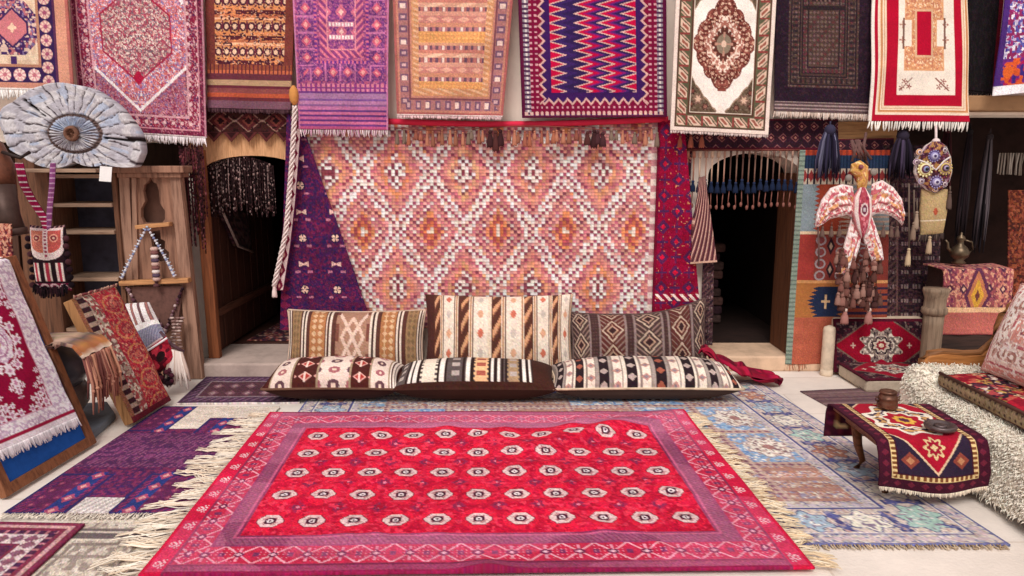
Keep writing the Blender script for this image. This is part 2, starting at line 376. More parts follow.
def p_sash(w, h):                                      # narrow band with rows of wine diamonds
    c = Cv(w, h, '#e9d3cf', 3.0); m = c.w/2
    tx, ty, _, _ = tilec(c, c.w, 9, 0, 0); d = np.abs(tx)/(m*.72)+np.abs(ty)/4.6
    c.fill(d < 1, '#7d1f3e'); c.fill(d < .35, '#e5a79c'); c.fill((c.X < 1) | (c.X > c.w-1), '#5d1c42')
    return c.jit(.06)
def p_far_left(w, h):
    c = Cv(w, h, '#e6cbb0', D0); R = c.w; x = R-c.X; B = c.B
    c.fill(noise(h, w, 9, 2) > .6, '#dcbba0')
    cx, cy = R-56, c.h-57                              # stepped violet medallion
    for oy in (0, -62, -124):
        d = np.maximum(np.abs(c.X-cx)/24, np.abs(c.Y-cy-oy)/25); st = (np.abs(c.X-cx)/32+np.abs(c.Y-cy-oy)/33 < 1.12) & (d < 1)
        c.fill(st, '#45285c'); c.clutter(st, ['#7f6a92', '#b86a72', '#d9b9aa'], 2.2, .72, 4)
        hex_ = (np.abs(c.X-cx)/22+np.abs(c.Y-cy-oy)/19 < 1) & (np.abs(c.X-cx) < 16)
        c.fill(hex_, '#3f2857'); h2 = (np.abs(c.X-cx)/19+np.abs(c.Y-cy-oy)/16.5 < 1) & (np.abs(c.X-cx) < 14); c.fill(h2, '#c4737a')
        c.fill(c.rose(cx, cy+oy, 4.5, 4), '#e9c3a8'); c.fill((np.abs(c.X-cx) < 3) & (np.abs(c.Y-cy-oy-32) < 6), '#4b2c62')
        c.fill((np.abs(np.abs(c.X-cx)-30) < 4) & (np.abs(c.Y-cy-oy) < 5), '#b56070')
    c.fill((x < 32) | (B < 24), '#b9826a'); c.fill((x < 30) | (B < 21), '#37214f')
    tx, ty, ix, iy = tilec(c, 99, 12.4, R-23.5-49.5, c.h-15)
    f = (x < 30) & (x > 16) & (np.hypot(c.X-(R-23.5), ty) < 5.4); ang = np.arctan2(ty, c.X-(R-23.5))
    c.fill(f, '#c98f92'); c.fill(f & (np.cos(8*ang) > .1), '#e8c6b4'); c.fill(f & (np.hypot(c.X-(R-23.5), ty) < 2), '#a65470')
    tx, ty, ix, iy = tilec(c, 14, 99, R-30, c.h-14-49.5); rr = np.hypot(tx, c.Y-(c.h-14)); f = (B < 20) & (B > 7) & (x > 30) & (rr < 5.8)
    c.fill(f, '#d79aa0'); c.fill(f & (np.cos(8*np.arctan2(c.Y-(c.h-14), tx)) > 0), '#f0d2c6'); c.fill(f & (rr < 2), '#c0707c')
    c.fill((x < 15), '#d6977f'); c.fill(x < 3, '#b56a62'); c.fill((x > 13.5) & (x < 16), '#5a3050')
    c.fill((B < 7) & (x > 15), '#c98a76'); c.fill((B < 2), '#efe2dc')
    return c.jit(.06)
def p_persian(w, h):
    c = Cv(w, h, '#843048', D0); B = c.B
    x = np.minimum(c.X, c.w-c.X); d = np.minimum(x, B)
    c.clutter(c.X > -1, ['#b87a88', '#704a68', '#651a34', '#c99aa0'], 1.2, .74, 2)
    fld = d > 20; c.fill(fld, '#a04e66'); c.clutter(fld, ['#cf98a4', '#84304e', '#85688e', '#b87078'], 1.2, .7, 5)
    cx, cy = c.w/2-2, c.h-92
    def hexm(rx, ry, k): return (np.abs(c.X-cx) < rx*k) & (np.abs(c.X-cx)/(rx*1.6)+np.abs(c.Y-cy)/ry < k)
    c.fill(hexm(49, 68, 1.05), '#f2e2e2'); m = hexm(49, 68, 1.0); c.fill(m, '#d9a2ac'); c.clutter(m, ['#f1dfdf', '#a8405e', '#8b7aa8', '#cf6f6c'], 1.2, .68, 8)
    c.fill(hexm(33, 43, 1.05), '#a32647'); m = hexm(33, 43, 1); c.fill(m, '#c99f9a')
    t = c.Y+3.2*np.sin(c.X*.45); c.fill(m & (tri(t, 8) > .62), '#8f3a50'); c.clutter(m, ['#e9d2c8', '#7d6a72', '#b04f62'], 1.1, .72, 9)
    c.fill(c.dia(cx, cy+40, 6, 7), '#a81c3e')
    b = d < 20; c.fill(b & (d < 18.5) & (d > 17), '#cf9aa2'); c.fill(b & (d < 6), '#7a2844'); c.clutter(b & (d < 6), ['#a86a78', '#5c2038'], 1.2, .74, 15); c.fill((d < 17) & (d > 6), '#8a2440')
    tx, ty, _, _ = tilec(c, 9, 9); bb = (d < 17) & (d > 6)
    c.clutter(bb, ['#b8707e', '#55305a', '#c99aa0'], 1.2, .8, 12); c.fill(bb & (np.hypot(tx, ty) < 1.7), '#dcb4b4'); c.fill((d < 7) & (d > 6), '#c98a94')
    c.fill((x < 1.8), '#b9808e'); c.fill(B < 1.5, '#f0e0e0')
    return c.jit(.09)
def p_stripes_orange(w, h):                            # brown and orange brocaded bag face
    c = Cv(w, h, '#7c3f38', D0); B = c.B
    up = B > 41
    c.fill(up, '#b86a4c')
    y = B-41; k = y % 23
    c.fill(up & (k < 4), '#57262f'); c.fill(up & (k > 4) & (k < 7) , '#d98a5a')
    kk = up & (k >= 7) & (k < 17)
    tx = ((c.X/8.2) % 1-.5)*8.2; r = np.hypot(tx/3.6, (k-12)/4.3); c.fill(kk, '#d2915f'); c.fill(kk & (r < 1), '#4b2136'); c.fill(kk & (r < .55), '#e9c0a0')
    c.fill(kk & (np.abs(np.abs(tx)-4.1) < .9), '#6a2c38')
    c.fill(up & (k > 18) & (k < 20), '#efb590'); nk = up & ~((k >= 7) & (k < 17)); c.fill(nk & (noise(h, w, 2, 4, 4) > .66), '#d98a5c'); c.fill(nk & (noise(h, w, 1.8, 5, 3) > .7), '#43202f')
    c.fill(up & (noise(h, w, 1.6, 6, 2) > .84), '#dcb096')
    c.fill(up & ((c.X < 9) | (c.X > c.w-9)), '#7a3c36')
    for a, b_, col in ((36, 41, '#8d4a36'), (33, 36, '#c2684a'), (27, 33, '#6b3440'), (22, 27, '#c9a27e'), (19.5, 22, '#6a2c3a'), (15, 19.5, '#8a4a4a'), (11, 15, '#b5553c'), (8, 11, '#6a3038'), (0, 8, '#76505e')):
        c.fill((B >= a) & (B < b_), col)
    c.fill((B >= 22) & (B < 27) & (tri(c.X+B, 2.6) > .5), '#a98a6c'); c.fill((B >= 33) & (B < 41) & (tri(c.X, 4) > .7), '#5f2a34')
    return c.jit(.08)
def p_violet(w, h):                                    # violet and rose rug with a flat-woven striped end
    c = Cv(w, h, '#9a4a78', D0); B = c.B; x = np.minimum(c.X, c.w-c.X)
    c.fill(noise(h, w, 16, 2) > .5, '#87487f'); c.clutter(B > 38, ['#c27090', '#6d3a78', '#b0587c'], 1.5, .68, 3)
    bd = B-44; d = np.minimum(x-2, bd)
    b = (d > 2) & (d < 18) & (B > 44); c.fill(b, '#85447e'); c.clutter(b, ['#b06a90', '#653670'], 1.1, .6, 13)
    al = np.where(x-2 < bd, B, c.X); t = ((al/15) % 1-.5)*15; r = np.abs(t)/5+np.abs(d-10)/5
    c.fill(b & (r < 1), '#d0607a'); c.fill(b & (r < .5), '#eaa4a0'); c.fill(b & (np.abs(np.abs(t)-7.5) < .9), '#c2719e')
    c.fill((d > 18) & (d < 20.5), '#cc6a86'); c.fill((d > 18) & (d < 20.5) & (tri(al, 4) > .5), '#6d3585')
    c.fill((d > 23) & (d < 30), '#8b4278'); c.fill((d > 23) & (d < 30) & (tri(al+d, 7) > .55), '#d8788c'); c.fill((d > 30) & (d < 31.5), '#d98a98')
    iy = c.h-100; inner = d > 31.5
    tx, ty, _, _ = tilec(c, 15, 18, c.w/2-7.5, c.h-82); rr = np.abs(tx)/6+np.abs(ty)/6.5; c.fill(inner, '#8a4480'); c.clutter(inner, ['#b56a88', '#6a3876'], 1.1, .66, 14); c.fill(inner & (rr < 1), '#cf6f88'); c.fill(inner & (rr < .45), '#f0c0b8')
    for yy in (86, 98): c.fill((np.abs(B-yy) < 2.3) & (d > 32), '#d98aa0'); c.fill((np.abs(B-yy) < 1.6) & (d > 33) & (tri(c.X, 3) > .35), '#f6e6e2')
    for a, b_, col in ((0, 3, '#b0527a'), (3, 5, '#6d3a7a'), (5, 8, '#c0678a'), (8, 9.5, '#5e3470'), (9.5, 12.5, '#b55f8c'), (12.5, 14, '#5e3470'), (14, 17, '#c0698e'), (17, 18.5, '#643a78'), (18.5, 22, '#b9709a'),
                       (22, 24, '#865a8a'), (24, 27, '#b27aa0'), (27, 29, '#7b5290'), (29, 34, '#a3769c'), (34, 36, '#6d3a7a'), (36, 38.5, '#d0809a'), (38.5, 40, '#74387e'), (40, 43, '#d58296')):
        c.fill((B >= a) & (B < b_), col)
    c.fill((B >= 36) & (B < 43) & (tri(c.X, 5) > .6), '#8a3c7c')
    c.fill(x < 2, '#c27aa0')
    return c.jit(.09, .08)
def p_tan(w, h):                                       # apricot and dusty rose rug in narrow rows
    c = Cv(w, h, '#cf9270', D0); B = c.B; xl, xr = c.X, c.w-c.X; x = np.minimum(xl, xr)
    k = B % 46
    rows = [(0, 4, '#d69a86'), (4, 8, '#b56f6a'), (8, 12, '#d8a088'), (12, 15, '#c97f70'), (15, 19, '#b87876'), (19, 22, '#d69a7c'), (22, 32, '#dd9a62'), (32, 36, '#b8787a'), (36, 40, '#c98a70'), (40, 46, '#c68278')]
    for a, b_, col in rows: c.fill((k >= a) & (k < b_), col)
    for y0 in (4, 15, 32): c.fill((k >= y0) & (k < y0+4) & (((c.X/6.2) % 1) < .45), '#6f4f5e'); c.fill((k >= y0) & (k < y0+4) & (((c.X/18.6+.3) % 1) < .16), '#ecd0c2')
    c.fill((k >= 22) & (k < 32) & (tri(c.X, 4)+tri(B, 4) > 1.3), '#e9ae6e')
    c.fill((k >= 40) & (np.abs(((c.X/16) % 1-.5)*16)/7+np.abs(k-43)/2.6 < 1), '#e3a893'); c.fill((k >= 8) & (k < 12) & (((c.X-(k-8)*3) % 30) < 12), '#e8bca0')
    d = np.minimum(x, B)
    c.fill((d < 26) & ((B > 12)|(x<26)), '#cc9068'); c.fill((d < 26) & (d > 20) & (tri(B+c.X*.3, 5) > .6), '#dfb08c')
    e = d < 19; c.fill(e, '#c08270'); c.fill(d < 3, '#a8605c'); c.fill((d > 5) & (d < 15), '#a97270')
    al = np.where(x < B, B, c.X); t = (al % 11); c.fill((d > 6) & (d < 14) & (t < 6), '#76546a'); c.fill((d > 8) & (d < 12) & (t > 1.5) & (t < 4.5), '#c9a0a2'); c.fill((d > 7) & (d < 13) & ((al % 33) < 4), '#e8c8bc')
    c.fill((d > 15) & (d < 16.5), '#7d4a52'); c.fill(B < 1.2, '#f3dcd8')
    return c.jit(.08)
def p_zigzag(w, h):                                    # crimson, violet and cream flame columns
    c = Cv(w, h, '#43246a', D0); B = c.B; x = np.minimum(c.X, c.w-c.X); d = np.minimum(x, B)
    z = tri(B, 8.4); f = (x > 29) & (B > 24); X = c.X
    k_ = c.w/148; e1, e2, e3, e4 = [k_*(q+8*(z-.5)*2) for q in (38, 64, 87, 111)]
    c.fill(f, '#c01040')
    c.fill(f & (X > e1) & (X <= e2), '#33204f'); c.fill(f & (X > e1+4) & (X < e1+12), '#3d2460')
    for ea, eb in ((e2, e3), (e3, e4)):
        m = f & (X > ea) & (X <= eb); c.fill(m, '#c01040'); c.fill(m & (X > ea+8), '#8a1c66'); c.fill(m & (X > ea+12), '#4a2670'); c.fill(m & (X > ea+15), '#33204f')
    c.fill(f & (X > e4), '#c01040')
    for e in (e1, e2, e3, e4): c.fill(f & (np.abs(X-e) < 1.9), '#d9aca4')
    b = ((x < 30) & (x > 19) & (B > 12)) | ((B < 24) & (x > 19) & (B > 12)); c.fill(b, '#3d1c58')
    al = np.where(x < B+6, B, c.X); zz = tri(al, 10)*6
    dd = np.minimum(x-6, B); zz = tri(al, 9)*5; g = (dd > 3) & (dd < 15+zz-2); c.fill(g, '#7a1238'); c.fill(np.abs(dd-(13+zz)) < 1.3, '#d2a49c')
    c.fill(g & (dd < 12) & (tri(al, 5) > .66) & (tri(dd, 5) > .5), '#cf9aa2')
    c.fill(x < 10, '#5a1838'); c.fill((x < 10) & (x > 4), '#8f8590'); c.fill((x < 10) & (x > 4) & (tri(B, 4.4) > .55), '#4a2548'); c.fill((x < 10) & (x > 6) & (x < 8) & (tri(B, 4.4) < .5), '#ded2cc')
    c.fill((B < 6) & (B > 2.5) & (tri(c.X, 5) > .4), '#d5b0a4')
    c.fill(d < 2.5, '#571638')
    return c.jit(.06, .05)
def p_ivory(w, h):                                     # ivory rug with brown medallion
    c = Cv(w, h, '#f7ece2', D0); B = c.B; x = np.minimum(c.X, c.w-c.X); cx = c.w/2; cy = c.h-82
    ax = np.abs(c.X-cx)/(c.w/2-19)
    for Bm in (B, 164-B):
        m = Bm < 15+ax**1.15*34+1.8*np.abs(np.sin(ax*11)); c.fill(m, '#665444'); c.clutter(m, ['#7d6a5a', '#564436'], 1.6, .7, 3)
        c.fill(np.abs(Bm-(15+ax**1.15*34+1.8*np.abs(np.sin(ax*11)))) < .8, '#a88a74')
        for sx in (-1, 1):
            for q, bb, r_, c1, c2 in ((22, 31, 5.5, '#8a6a5c', '#d8b49c'), (15, 24, 3.6, '#4c2c28', '#9a6a5c'), (28, 38, 3.6, '#3f2622', '#7d4a40'), (29, 26, 3.6, '#4c2c28', '#8a5a4c')):
                c.fill(c.rose(cx+sx*q, c.h-bb if Bm is B else c.h-164+bb, r_, 6), c1); c.fill(c.rose(cx+sx*q, c.h-bb if Bm is B else c.h-164+bb, r_*.6, 6), c2)
    c.fill(c.dia(cx, c.h-17, 6, 10), '#f5e6da')
    ang = np.arctan2((c.Y-cy), (c.X-cx)*1.28); r = np.hypot((c.X-cx)*1.28, c.Y-cy)
    qd = (np.abs(c.X-cx)/29)**1.3+(np.abs(c.Y-cy)/41)**1.3-.11*np.abs(np.cos(7*np.arctan2((c.Y-cy)/41, (c.X-cx)/29))); m = qd < 1
    c.fill((np.abs(c.X-cx) < 4) & (np.abs(c.Y-cy) < 46) & (tri(c.Y, 7) > .4), '#8d4a40'); c.fill(m, '#7a4038'); m2 = qd < .94; c.clutter(m2, ['#b8806c', '#522622', '#d8b49c', '#94544a'], 1.5, .7, 5, symv=False)
    for k in range(12):
        a = k*PI/6; lx, ly = 22*np.sign(math.cos(a))*abs(math.cos(a))**1.2, 32*np.sign(math.sin(a))*abs(math.sin(a))**1.2; c.fill(c.rose(cx+lx, cy+ly, 4.6, 6), '#6a302c'); c.fill(c.rose(cx+lx, cy+ly, 2.2, 6), '#cfa590')
    m = qd < .5; c.fill(m, '#efd9c8'); c.clutter(m, ['#c99684', '#a86a5c'], 1.6, .6, 7)
    m = qd < .22; c.fill(m, '#5b332c'); c.fill(r < 9, '#8a7a68'); c.fill((r < 11) & (np.abs(np.sin(2*ang)) < .25), '#b98a78'); c.fill(r < 3, '#d9b9a4')
    d = np.minimum(x, B)
    c.fill(d < 19, '#f0dccb'); c.fill(d < 18, '#5a3c30'); c.fill((d < 16) & (d > 5), '#5d5a44')
    al = np.where(x < B, B, c.X); t = al % 15; b = (d < 15) & (d > 6)
    q_ = np.abs(t-7.5+(d-10)*.9); c.fill(b & (q_ < 3.4), '#dcbba6'); c.fill(b & (q_ < 1.5) & (np.abs(d-10.5) < 3), '#9a5a4c'); c.fill(b & (np.abs(q_-5.6) < .8), '#c9a28e'); c.fill(b & (np.abs(t-.5) < 1.2), '#8a3f3c')
    c.fill((d < 5) & (d > 3.6), '#5a3a30'); c.fill(d < 3.6, '#ecd8cc')
    return c.jit(.04, .04)
def p_dark(w, h):                                      # near-black Baluch style rug
    c = Cv(w, h, '#3a2b2e', D0); B = c.B-10; x = np.minimum(c.X, c.w-c.X); d = np.minimum(x, B)
    f = d > 13; c.fill(f, '#4b3834')
    tx, ty, ix, iy = tilec(c, 3.6, 4.2); c.fill(f & (np.abs(tx)+np.abs(ty) < 1.5), '#6b5450'); c.fill(f & ((ix+iy) % 5 == 0) & (np.abs(tx)+np.abs(ty) < 1.6), '#5c3234')
    for a in (15, 23, 26, 31): c.fill((d > a) & (d < a+1.3), '#2b2026')
    al = np.where(x < B, B, c.X); c.fill((d > 17) & (d < 22) & (tri(al, 5) > .5), '#33272b'); c.fill((d > 27) & (d < 30) & (tri(al, 4) > .5), '#5c2f36')
    c.fill((np.abs(c.X-c.w/2) < 12) & (B > 92), '#352629'); c.fill((np.abs(c.X-c.w/2) < 9) & (B > 92) & (tri(c.X, 4) > .6), '#7a5a56')
    c.fill((B > 84) & (B < 88) & (d > 26), '#2d2226'); c.fill((x > 31) & (B > 90) & (np.abs(c.X-c.w/2) > 14) & (tri(c.X, 5)+tri(B, 6) > 1.25), '#71565a')
    c.fill(d < 13, '#2a1c28'); c.fill((d < 13) & (noise(h, w, 3, 4) > .7), '#36222e')
    e = c.B < 10; c.fill(e, '#5a4648'); c.fill(e & (tri(c.B, 3.2) > .55), '#a08a88')
    return c.jit(.09)
def p_red_frame(w, h):                                 # cream rug inside a crimson frame
    c = Cv(w, h, '#f0e2d3', D0); B = c.B; xl, xr = c.X, c.w-c.X; x = np.minimum(xl, xr); d = np.minimum(x, B); cx, cy = c.w/2+4, c.h-82
    c.fill((xl < 27) | (xr < 15) | (B < 25), '#b3102f')
    c.fill((np.abs(c.X-cx) < 20) & (np.abs(c.Y-cy) < 34) & ~((np.abs(c.X-cx) > 13) & (np.abs(c.Y-cy) < 12)), '#dca073')
    m = (np.abs(c.X-cx) < 19) & (np.abs(c.Y-cy) < 33) & ~((np.abs(c.X-cx) > 12) & (np.abs(c.Y-cy) < 12)); c.clutter(m, ['#ecd0ae', '#d0906a', '#c07a60'], 1.3, .7, 3, symv=True)
    c.fill((np.abs(c.X-cx) < 9.5) & (np.abs(c.Y-cy) < 22), '#d9b08c'); c.fill((np.abs(c.X-cx) < 7.5) & (np.abs(c.Y-cy) < 20), '#b20f30')
    for sx in (-1, 1):
        for oy in (-8, 6): c.fill(c.rose(cx+sx*22, cy+oy, 3.4, 4, .5), '#a86a5c')
        c.fill((np.abs(c.X-cx-sx*21) < .9) & (np.abs(c.Y-cy) < 14), '#7c5a50')
        for a, b_ in ((19, 44), (15, 49), (22, 50)): c.fill(c.rose(cx+sx*a, cy+b_, 3, 5, .5), '#8f4a44')
        c.fill((np.abs((c.X-cx)*sx-18-(c.Y-cy-47)) < .8) & (np.abs(c.Y-cy-47) < 6), '#8a5a50'); c.fill(c.rose(cx+sx*15, cy-38, 3, 5, .5), '#a8604c')
    d = np.minimum(np.minimum(xl, xr+8), B); c.fill(d < 15, '#ecd0b4'); c.fill((d < 13) & (d > 9), '#c98a5c'); c.fill((d < 12.3) & (d > 11), '#f0dcc4'); c.fill(d < 8, '#efdcc8'); c.fill(d < 6.5, '#b01431'); c.fill((xl < 3) , '#f2e6dc')
    return c.jit(.035, .04)
def p_black(w, h):
    c = Cv(w, h, '#191518', D0); c.fill(noise(h, w, 5, 2, 2) > .6, '#231b1f'); c.fill(c.w-c.X < 5, '#6a1424'); return c.jit(.1)
def p_far_right(w, h):
    c = Cv(w, h, '#e9e0ea', D0); B = c.B
    c.clutter(c.X > -1, ['#4a3a8c', '#a03070', '#c0b2d2', '#5a55a0', '#8a2a5a'], 2.4, .7, 4, sym=False)
    m = (B < 34); c.fill(m, '#6a2c78'); c.clutter(m, ['#a01c4c', '#3f2a78', '#d0562e'], 3.4, .6, 6, sym=False); c.fill(np.hypot((c.X-12)/5, (B-22)/6) < 1, '#d8622e')
    c.fill(c.X < 6, '#4a2a70'); c.fill(B < 9, '#ece6ea')
    return c.jit(.07)
def p_redcloth(w, h):                                  # crimson hanging with violet hooks
    c = Cv(w, h, '#880c30', D0)
    tx, ty, ix, iy = tilec(c, 15, 17, 2, 4); k = (ix+iy) % 2 == 0
    c.fill(noise(h, w, 7, 2, 5) > .62, '#8e0f36'); c.fill(k & (np.abs(tx)/7.5+np.abs(ty)/8.5 < 1), '#54204c'); c.fill(k & (np.abs(tx)/3+np.abs(ty)/3.2 < 1), '#c41738')
    c.fill(~k & (np.abs(tx) < 1.2) & (np.abs(ty) < 7), '#6a1f4a'); c.fill(~k & (np.abs(ty) < 1.1) & (np.abs(tx) < 6), '#4f2352')
    c.fill((noise(h, w, 3, 12) > .9), '#d08a60'); c.fill((np.abs(c.Y-c.h+55) < 4) & (tri(c.X+(c.h-c.Y), 9) > .55), '#efd2c8')
    c.fill(c.X < 3, '#6e0f2c')
    return c.jit(.1, .1)
def p_band(w, h):                                      # dark banner of hooked diamonds over an archway
    c = Cv(w, h, '#38202c', 2.0); tx, ty, ix, iy = tilec(c, 12, 10.5, 0, 2)
    tx = tx+np.where(iy % 2 == 0, 3, -3); d = np.abs(tx)/5+np.abs(ty)/4.4
    c.fill(d < 1, '#8c5a5a'); c.fill(d < .72, '#4f1c2c'); c.fill(d < .34, '#b98272'); c.fill(c.B < 2.5, '#5a1c2a'); c.fill(c.Y < 1.5, '#6a2a34')
    return c.jit(.1)
def p_band_left(w, h):
    c = Cv(w, h, '#3f201f', 2.0); tx, ty, ix, iy = tilec(c, 27, 24, 4, 2); d = np.abs(tx)/13+np.abs(ty)/11
    c.fill(d < 1, '#8f6a5e'); c.fill(d < .86, '#552427'); c.fill(d < .5, '#7d4038'); c.fill(d < .28, '#2e1719'); c.fill((np.abs(ty) < 1) & (d > .9), '#a58374'); c.fill(noise(h, w, 4, 3) > .72, '#2a1517'); c.fill(c.Y < 5, '#4a2a2c')
    return c.jit(.1)
def p_cush(kind):
    def f(w, h):
        c = Cv(w, h, '#5a3a34', 1.0)
        u = c.X/w; y = c.Y
        if kind == 'tan':                              # wide tan bands, cream stripe pairs
            c.fill(u > -1, '#5b3730')
            for a, b_, col in ((.06, .15, '#9c7a58'), (.225, .335, '#b0764e'), (.40, .60, '#a97f6a'), (.665, .77, '#b0764e'), (.845, .94, '#9c7a58')):
                m = (u > a) & (u < b_); c.fill(m, col); mid = (a+b_)/2*w; q = (b_-a)*w
                tx = c.X-mid; ty = ((y/ (q*.8)) % 1-.5)*q*.8
                if col == '#a97f6a':
                    dd = np.abs(np.abs(tx)-np.abs(((y-h*.45)/h)*q*1.15)); c.fill(m & (dd < 1.6), '#e2c3b2'); e = np.abs(np.abs(tx)+np.abs(((y-h*.45)/h)*q*1.2)-q*.32); c.fill(m & (e < 1.5), '#ddbba8')
                    c.fill(m & (np.abs(tx) < q*.12) & (np.abs(y-h*.85) < 2.5), '#4b2f30'); c.fill(m & (np.abs(tx) > q*.40) & (tri(y, h/2.6) > .4), '#7a4a40')
                else:
                    ds = np.abs(np.abs(tx)-2.6)/2.2+np.abs(ty)/3; ty2 = ((y/7) % 1-.5)*7; ds = np.abs(np.abs(tx)-q*.2)/(q*.16)+np.abs(ty2)/3.2; c.fill(m & (ds < 1), '#d8b08a' if col == '#b0764e' else '#80644a')
            for x0 in (.025, .18, .355, .62, .79, .965):
                for o in (-.018, .008): c.fill((u > x0+o) & (u < x0+o+.013), '#ead6c4')
                c.fill((np.abs(u-x0) < .005), '#3a2422')
        if kind == 'stripe':                           # cream bands with red dots between chevrons
            c.fill(u > -1, '#58342b')
            for k, x0 in enumerate((.205, .40, .58, .755, .93)):
                m = np.abs(u-x0) < .038; c.fill(m, '#ecdac8'); ty = ((y/15) % 1-.5)*15; t = np.abs(c.X-x0*w)/3+np.abs(ty)/4.2; alt = (np.floor(y/15).astype(int)+k) % 3
                c.fill(m & (t < 1), '#c9705a'); c.fill(m & (t < 1) & (alt == 1), '#c8b9ae'); c.fill(m & (t < 1) & (alt == 2), '#d9a486')
                for o in (-.048, -.060, .047, .059): c.fill(np.abs(u-x0-o) < .004, '#e6cfb8')
                for o in (-.054, .053): c.fill(np.abs(u-x0-o) < .003, '#a8683a')
                m = np.abs(u-x0+.09) < .022; ch = (y+c.X*1.8) % 18; c.fill(m & (ch < 8), '#d29a74'); c.fill(m & (ch < 8) & (ch > 6), '#8e5a44')
            c.fill(u < .085, '#4e2c27')
        if kind == 'kelim':                            # dark rug cushion with hooked diamonds
            c.fill(u > -1, '#46302f'); c.fill((tri(y, 3.4) > .6) & (tri(c.X, 3) > .4), '#5a4240')
            for k, x0 in enumerate((.09, .33, .55, .76, .94)):
                m = np.abs(u-x0) < .075; c.fill(m, '#5b302c' if k % 2 else '#4a3735'); tx = (c.X-x0*w); ty = ((y/26+(k % 2)*.5) % 1-.5)*26; d = np.abs(tx)/11+np.abs(ty)/13
                c.fill(m & (np.abs(d-.86) < .09), '#bda490'); c.fill(m & (d < .5), '#3a2426'); c.fill(m & (np.abs(d-.42) < .09), '#b08c78'); c.fill(m & (d > 1.08) & (tri(y+np.abs(tx), 6) > .72), '#8d7268')
                for o in (-.085, .085): c.fill(np.abs(u-x0-o) < .006, '#8b7672')
        if kind == 'floral':                           # maroon with cream panels
            c.fill(u > -1, '#4d2420')
            for x0, wd in ((.17, .085), (.52, .10), (.83, .075)):
                m = np.abs(u-x0) < wd/1.0; c.fill(m, '#e6d0c2'); tx, ty, ix, iy = tilec(c, 17, 19, x0*w-8.5, 3); r = np.hypot(tx, ty); c.fill(m & (r < 5.5), '#a4646a'); c.fill(m & (r < 5.5) & ((ix+iy) % 2 == 0), '#63444c'); c.fill(m & (r < 2), '#e9cdb8'); c.fill(np.abs(np.abs(u-x0)-wd) < .006, '#a08a70')
            for x0 in (.34, .68):
                tx, ty, ix, iy = tilec(c, 15, 22, x0*w-7.5, 2); m = np.abs(u-x0) < .07; r = np.abs(tx)+np.abs(ty); c.fill(m & (r < 7), '#d9a094'); c.fill(m & (r < 5) , '#a83a34'); c.fill(m & (np.abs(tx) < 1) & (np.abs(ty) < 7), '#e8c9bc')
            for x0 in (.92, .95, .975): c.fill(np.abs(u-x0) < .007, '#f2e3d6')
            c.fill(u < .05, '#431f1d')
        if kind == 'grey':                             # brown cushion with a striped middle
            c.fill(u > -1, '#42261f'); m0 = (u > .0) & (u < .82) & (y < h*.93)
            c.fill(m0, '#5c504e')
            for x0, wd, col in ((.13, .012, '#f3e8dc'), (.165, .012, '#f3e8dc'), (.25, .045, '#ecdcc8'), (.325, .012, '#f3e8dc'), (.46, .01, '#f3e8dc'), (.53, .035, '#e8b98a'), (.59, .01, '#f3e8dc'), (.62, .01, '#f3e8dc'), (.70, .03, '#a88a6a'), (.765, .012, '#f3e8dc'), (.80, .01, '#f3e8dc')):
                e = .006*np.sign(np.sin(y*.8)); c.fill(m0 & (np.abs(u-x0+e*(wd > .02)) < wd), col); c.fill(m0 & (np.abs(np.abs(u-x0)-wd-.009) < .006), '#2f201e')
            ty = ((y/16) % 1-.5)*16
            for x0 in (.06, .40, .53, .70): c.fill(m0 & (np.abs((u-x0)*w) < 3.2) & (np.abs(ty) < 4), '#b3a49c' if x0 != .53 else '#a85a4c')
        if kind == 'wave':                             # cream and black bands with small diamonds
            c.fill(u > -1, '#e9d9c8')
            for k in range(8):
                x0 = .055+k*.126; m = np.abs(u-x0) < .023; c.fill(np.abs(u-x0) < .045, '#8f8078'); c.fill(np.abs(u-x0) < .036, '#e9d9c8' if k % 2 else '#a3948c'); c.fill(m, '#2c2024')
                ty = ((y/20+k*.5) % 1-.5)*20; d = np.abs((u-x0)*w)/4+np.abs(ty)/5.5; c.fill(m & (d < 1), '#b9a49c'); c.fill(m & (d < 1) & (k % 3 == 1), '#a05a48')
                x1 = x0+.063; d = np.abs((u-x1)*w)/4.5+np.abs(ty)/5; c.fill((d < 1), '#b98a80'); c.fill((d < .5), '#8a7a80')
            c.fill((u < .02), '#8f8078')
        return c.jit(.05, .05)
    return f
